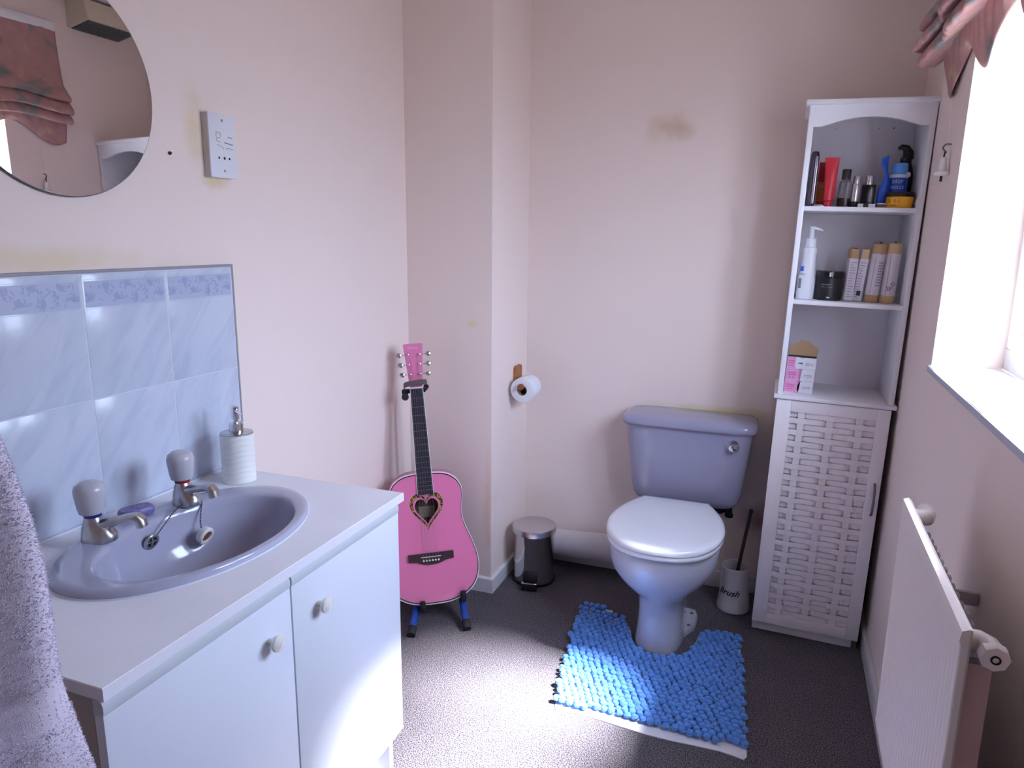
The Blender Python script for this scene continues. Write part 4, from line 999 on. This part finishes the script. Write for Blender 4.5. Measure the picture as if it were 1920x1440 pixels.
# convector: corrugated sheet behind the panel
pts = []; y = RY0+.028; k = 0
xa, xb = RX+.0155, RX+.047
while y < RY1-.03:
    pts += [(xa, y), (xb, y+.004), (xb, y+.016), (xa, y+.020)]; y += .0315
cv = MB(); n = len(pts)
v = [(x, y, z) for z in (RZ0+.03, RZ1-.052) for x, y in pts]
cv.add(v, [(i, i+1, i+1+n, i+n) for i in range(n-1)])
cvo = cv.build('convector_fins', 'rad_grey', rd, 20)
sol = cvo.modifiers.new('solid', 'SOLIDIFY'); sol.thickness = .0012
MB().box(xa, xb, RY0+.020, RY0+.0225, RZ0+.02, RZ1-.058, .0005).build('end_fin', 'rad_end', rd)
for y in (RY1-.12,): MB().box(xb-.004, xr(.7)-.001, y-.005, y+.005, RZ1-.15, RZ1-.125, .001).build('wall_bracket', 'rad_grey', rd)
for y in (RY0+.14, RY1-.14): MB().box(xb-.004, xr(.5)-.001, y-.012, y+.012, RZ0+.04, RZ0+.10, .002).build('wall_bracket', 'rad_grey', rd)
# connection pieces: near elbow with air vent, far capped end
el = MB().tube([(RX+.014, RY0+.030, RZ1-.028), (RX+.028, RY0+.029, RZ1-.028), (RX+.038, RY0+.022, RZ1-.030), (RX+.041, RY0+.008, RZ1-.032)], [.015, .0155, .016, .0165], 20).build('elbow', 'rad_cream', rd)
MB().lathe([(.0175, RY0+.012), (.0185, RY0+.009), (.0185, RY0-.002), (.0165, RY0-.005), (.0005, RY0-.006)], 8, (RX+.0415, 0, RZ1-.0325), 'Y').build('vent_plug', 'rad_white', el)
MB().lathe([(.0062, RY0-.0045), (.0062, RY0-.007), (.004, RY0-.007), (.004, RY0-.005), (.0005, RY0-.005)], 16, (RX+.0415, 0, RZ1-.0325), 'Y').build('vent_screw', 'black', el)
MB().tube([(RX+.014, RY1-.03, RZ1-.028), (RX+.028, RY1-.03, RZ1-.028), (RX+.040, RY1-.026, RZ1-.028), (RX+.043, RY1-.012, RZ1-.028), (RX+.043, RY1+.004, RZ1-.028)], [.015, .0155, .016, .0165, .0165], 20).lathe([(.0165, RY1), (.0165, RY1+.008), (.012, RY1+.013), (.0005, RY1+.014)], 20, (RX+.043, 0, RZ1-.028), 'Y').build('end_cap', 'rad_cream', rd)

# ------------------------------------------------------------------ blind, pull, hook, heater
bl = thing('roman_blind', 'ruched pink floral window blind with scalloped hem', 'blind', (0, 0, 0))
BY0, BY1 = .86, 2.385
def hem(y): return 1.826-.042*math.cos(2*PI*(y-2.33)/.37)
NY = 150
def fold_x(s, y):                              # profile of the gathered stack: (x offset into the room, z fraction)
    return 0
prof = [(.012, 2.28), (.016, 2.20), (.026, 2.12), (.040, 2.06), (.070, 2.025), (.090, 2.000), (.088, 1.984), (.062, 1.992), (.050, 2.010), (.054, 2.000), (.078, 1.972), (.100, 1.946), (.098, 1.930), (.066, 1.944), (.046, 1.966), (.052, 1.952), (.074, 1.926), (.086, 1.904), (.080, 1.892), (.052, 1.906), (.030, 1.918), (.022, 1.905), (.016, 1.880)]
P2 = smooth_line(prof, 4)
rg = []
for i in range(NY+1):
    y = BY0+(BY1-BY0)*i/NY; g = .5+.5*math.cos(2*PI*(y-2.33)/.37)
    e_ = min(1, (BY1-y)/.05+.55)
    col = []
    for x, z in P2:
        sag = -.020*g*(1 if z < 2.05 else max(0, (2.28-z)/.23))
        rip = .006*math.sin(y*55+z*40)*(1 if z < 2.08 else .2)
        col.append((xr(z)-.004-x*(.75+.25*g)*e_-abs(rip), y, z+sag))
    h = hem(y); z0 = col[-1][2]; x0 = col[-1][0]
    for k in range(1, 6):
        t_ = k/5; col.append((x0+(xr(h)-.008-x0)*t_-.004*math.sin(y*31)*t_, y, z0+(h-z0)*t_))
    rg.append(col)
bo = MB().loft(rg, False, False, False).build('fabric', 'blind_fabric', bl, 80)
so_ = bo.modifiers.new('solid', 'SOLIDIFY'); so_.thickness = .0022; so_.offset = 1
MB().box(xr(2.28)-.02, xr(2.28)-.001, BY0, BY1, 2.262, 2.30, .003).build('headrail', 'window_white', bl)

cp = thing('blind_cord_pull', 'white turned cord pull hooked on the wall between cabinet and window', 'pull', (xr(1.6)-.002, 2.262, 1.60))
MB().tube(smooth_line([(.001, 0, .055), (-.012, 0, .055), (-.018, 0, .046), (-.012, 0, .038), (-.008, 0, .034)], 4), .0022, 8).build('hook', 'handle_metal', cp)
MB().lathe([(.0075, .022), (.0082, .018), (.0105, -.006), (.0112, -.012), (.0185, -.015), (.019, -.020), (.015, -.024), (.008, -.025), (.0005, -.026)], 24, (-.014, 0, 0)).build('cone', 'cord_white', cp)
MB().tube([(-.012, 0, .036), (-.014, 0, .020)], .0022, 8).tube([(-.014, 0, -.024), (-.014, 0, -.040)], .0035, 8).build('cord', 'ink_dark', cp)
MB().tube([(-.010, .0, .05), (-.008, -.002, .165)], .0012, 6).build('upper_cord', 'cord_white', cp)
ht = thing('fan_heater', 'cream wall fan heater with grey grille, high beside the blind, seen in mirror', 'heater', (xr(2.3)-.001, 2.46, 2.30))
MB().add([(0, 0, 0), (0, .26, 0), (0, .26, .11), (0, 0, .11), (-.13, .0, .025), (-.13, .26, .025), (-.11, .26, .11), (-.11, 0, .11)],
         [(3, 2, 1, 0), (4, 5, 6, 7), (0, 1, 5, 4), (2, 3, 7, 6), (1, 2, 6, 5), (3, 0, 4, 7)]).build('casing', 'heater_cream', ht)
for k in range(9):
    x = -.012-.0125*k; zz = .025*(-x/.13)
    MB().box(x-.004, x+.004, .012, .248, zz-.006, zz+.001).build('grille_bar', 'grille_grey', ht)
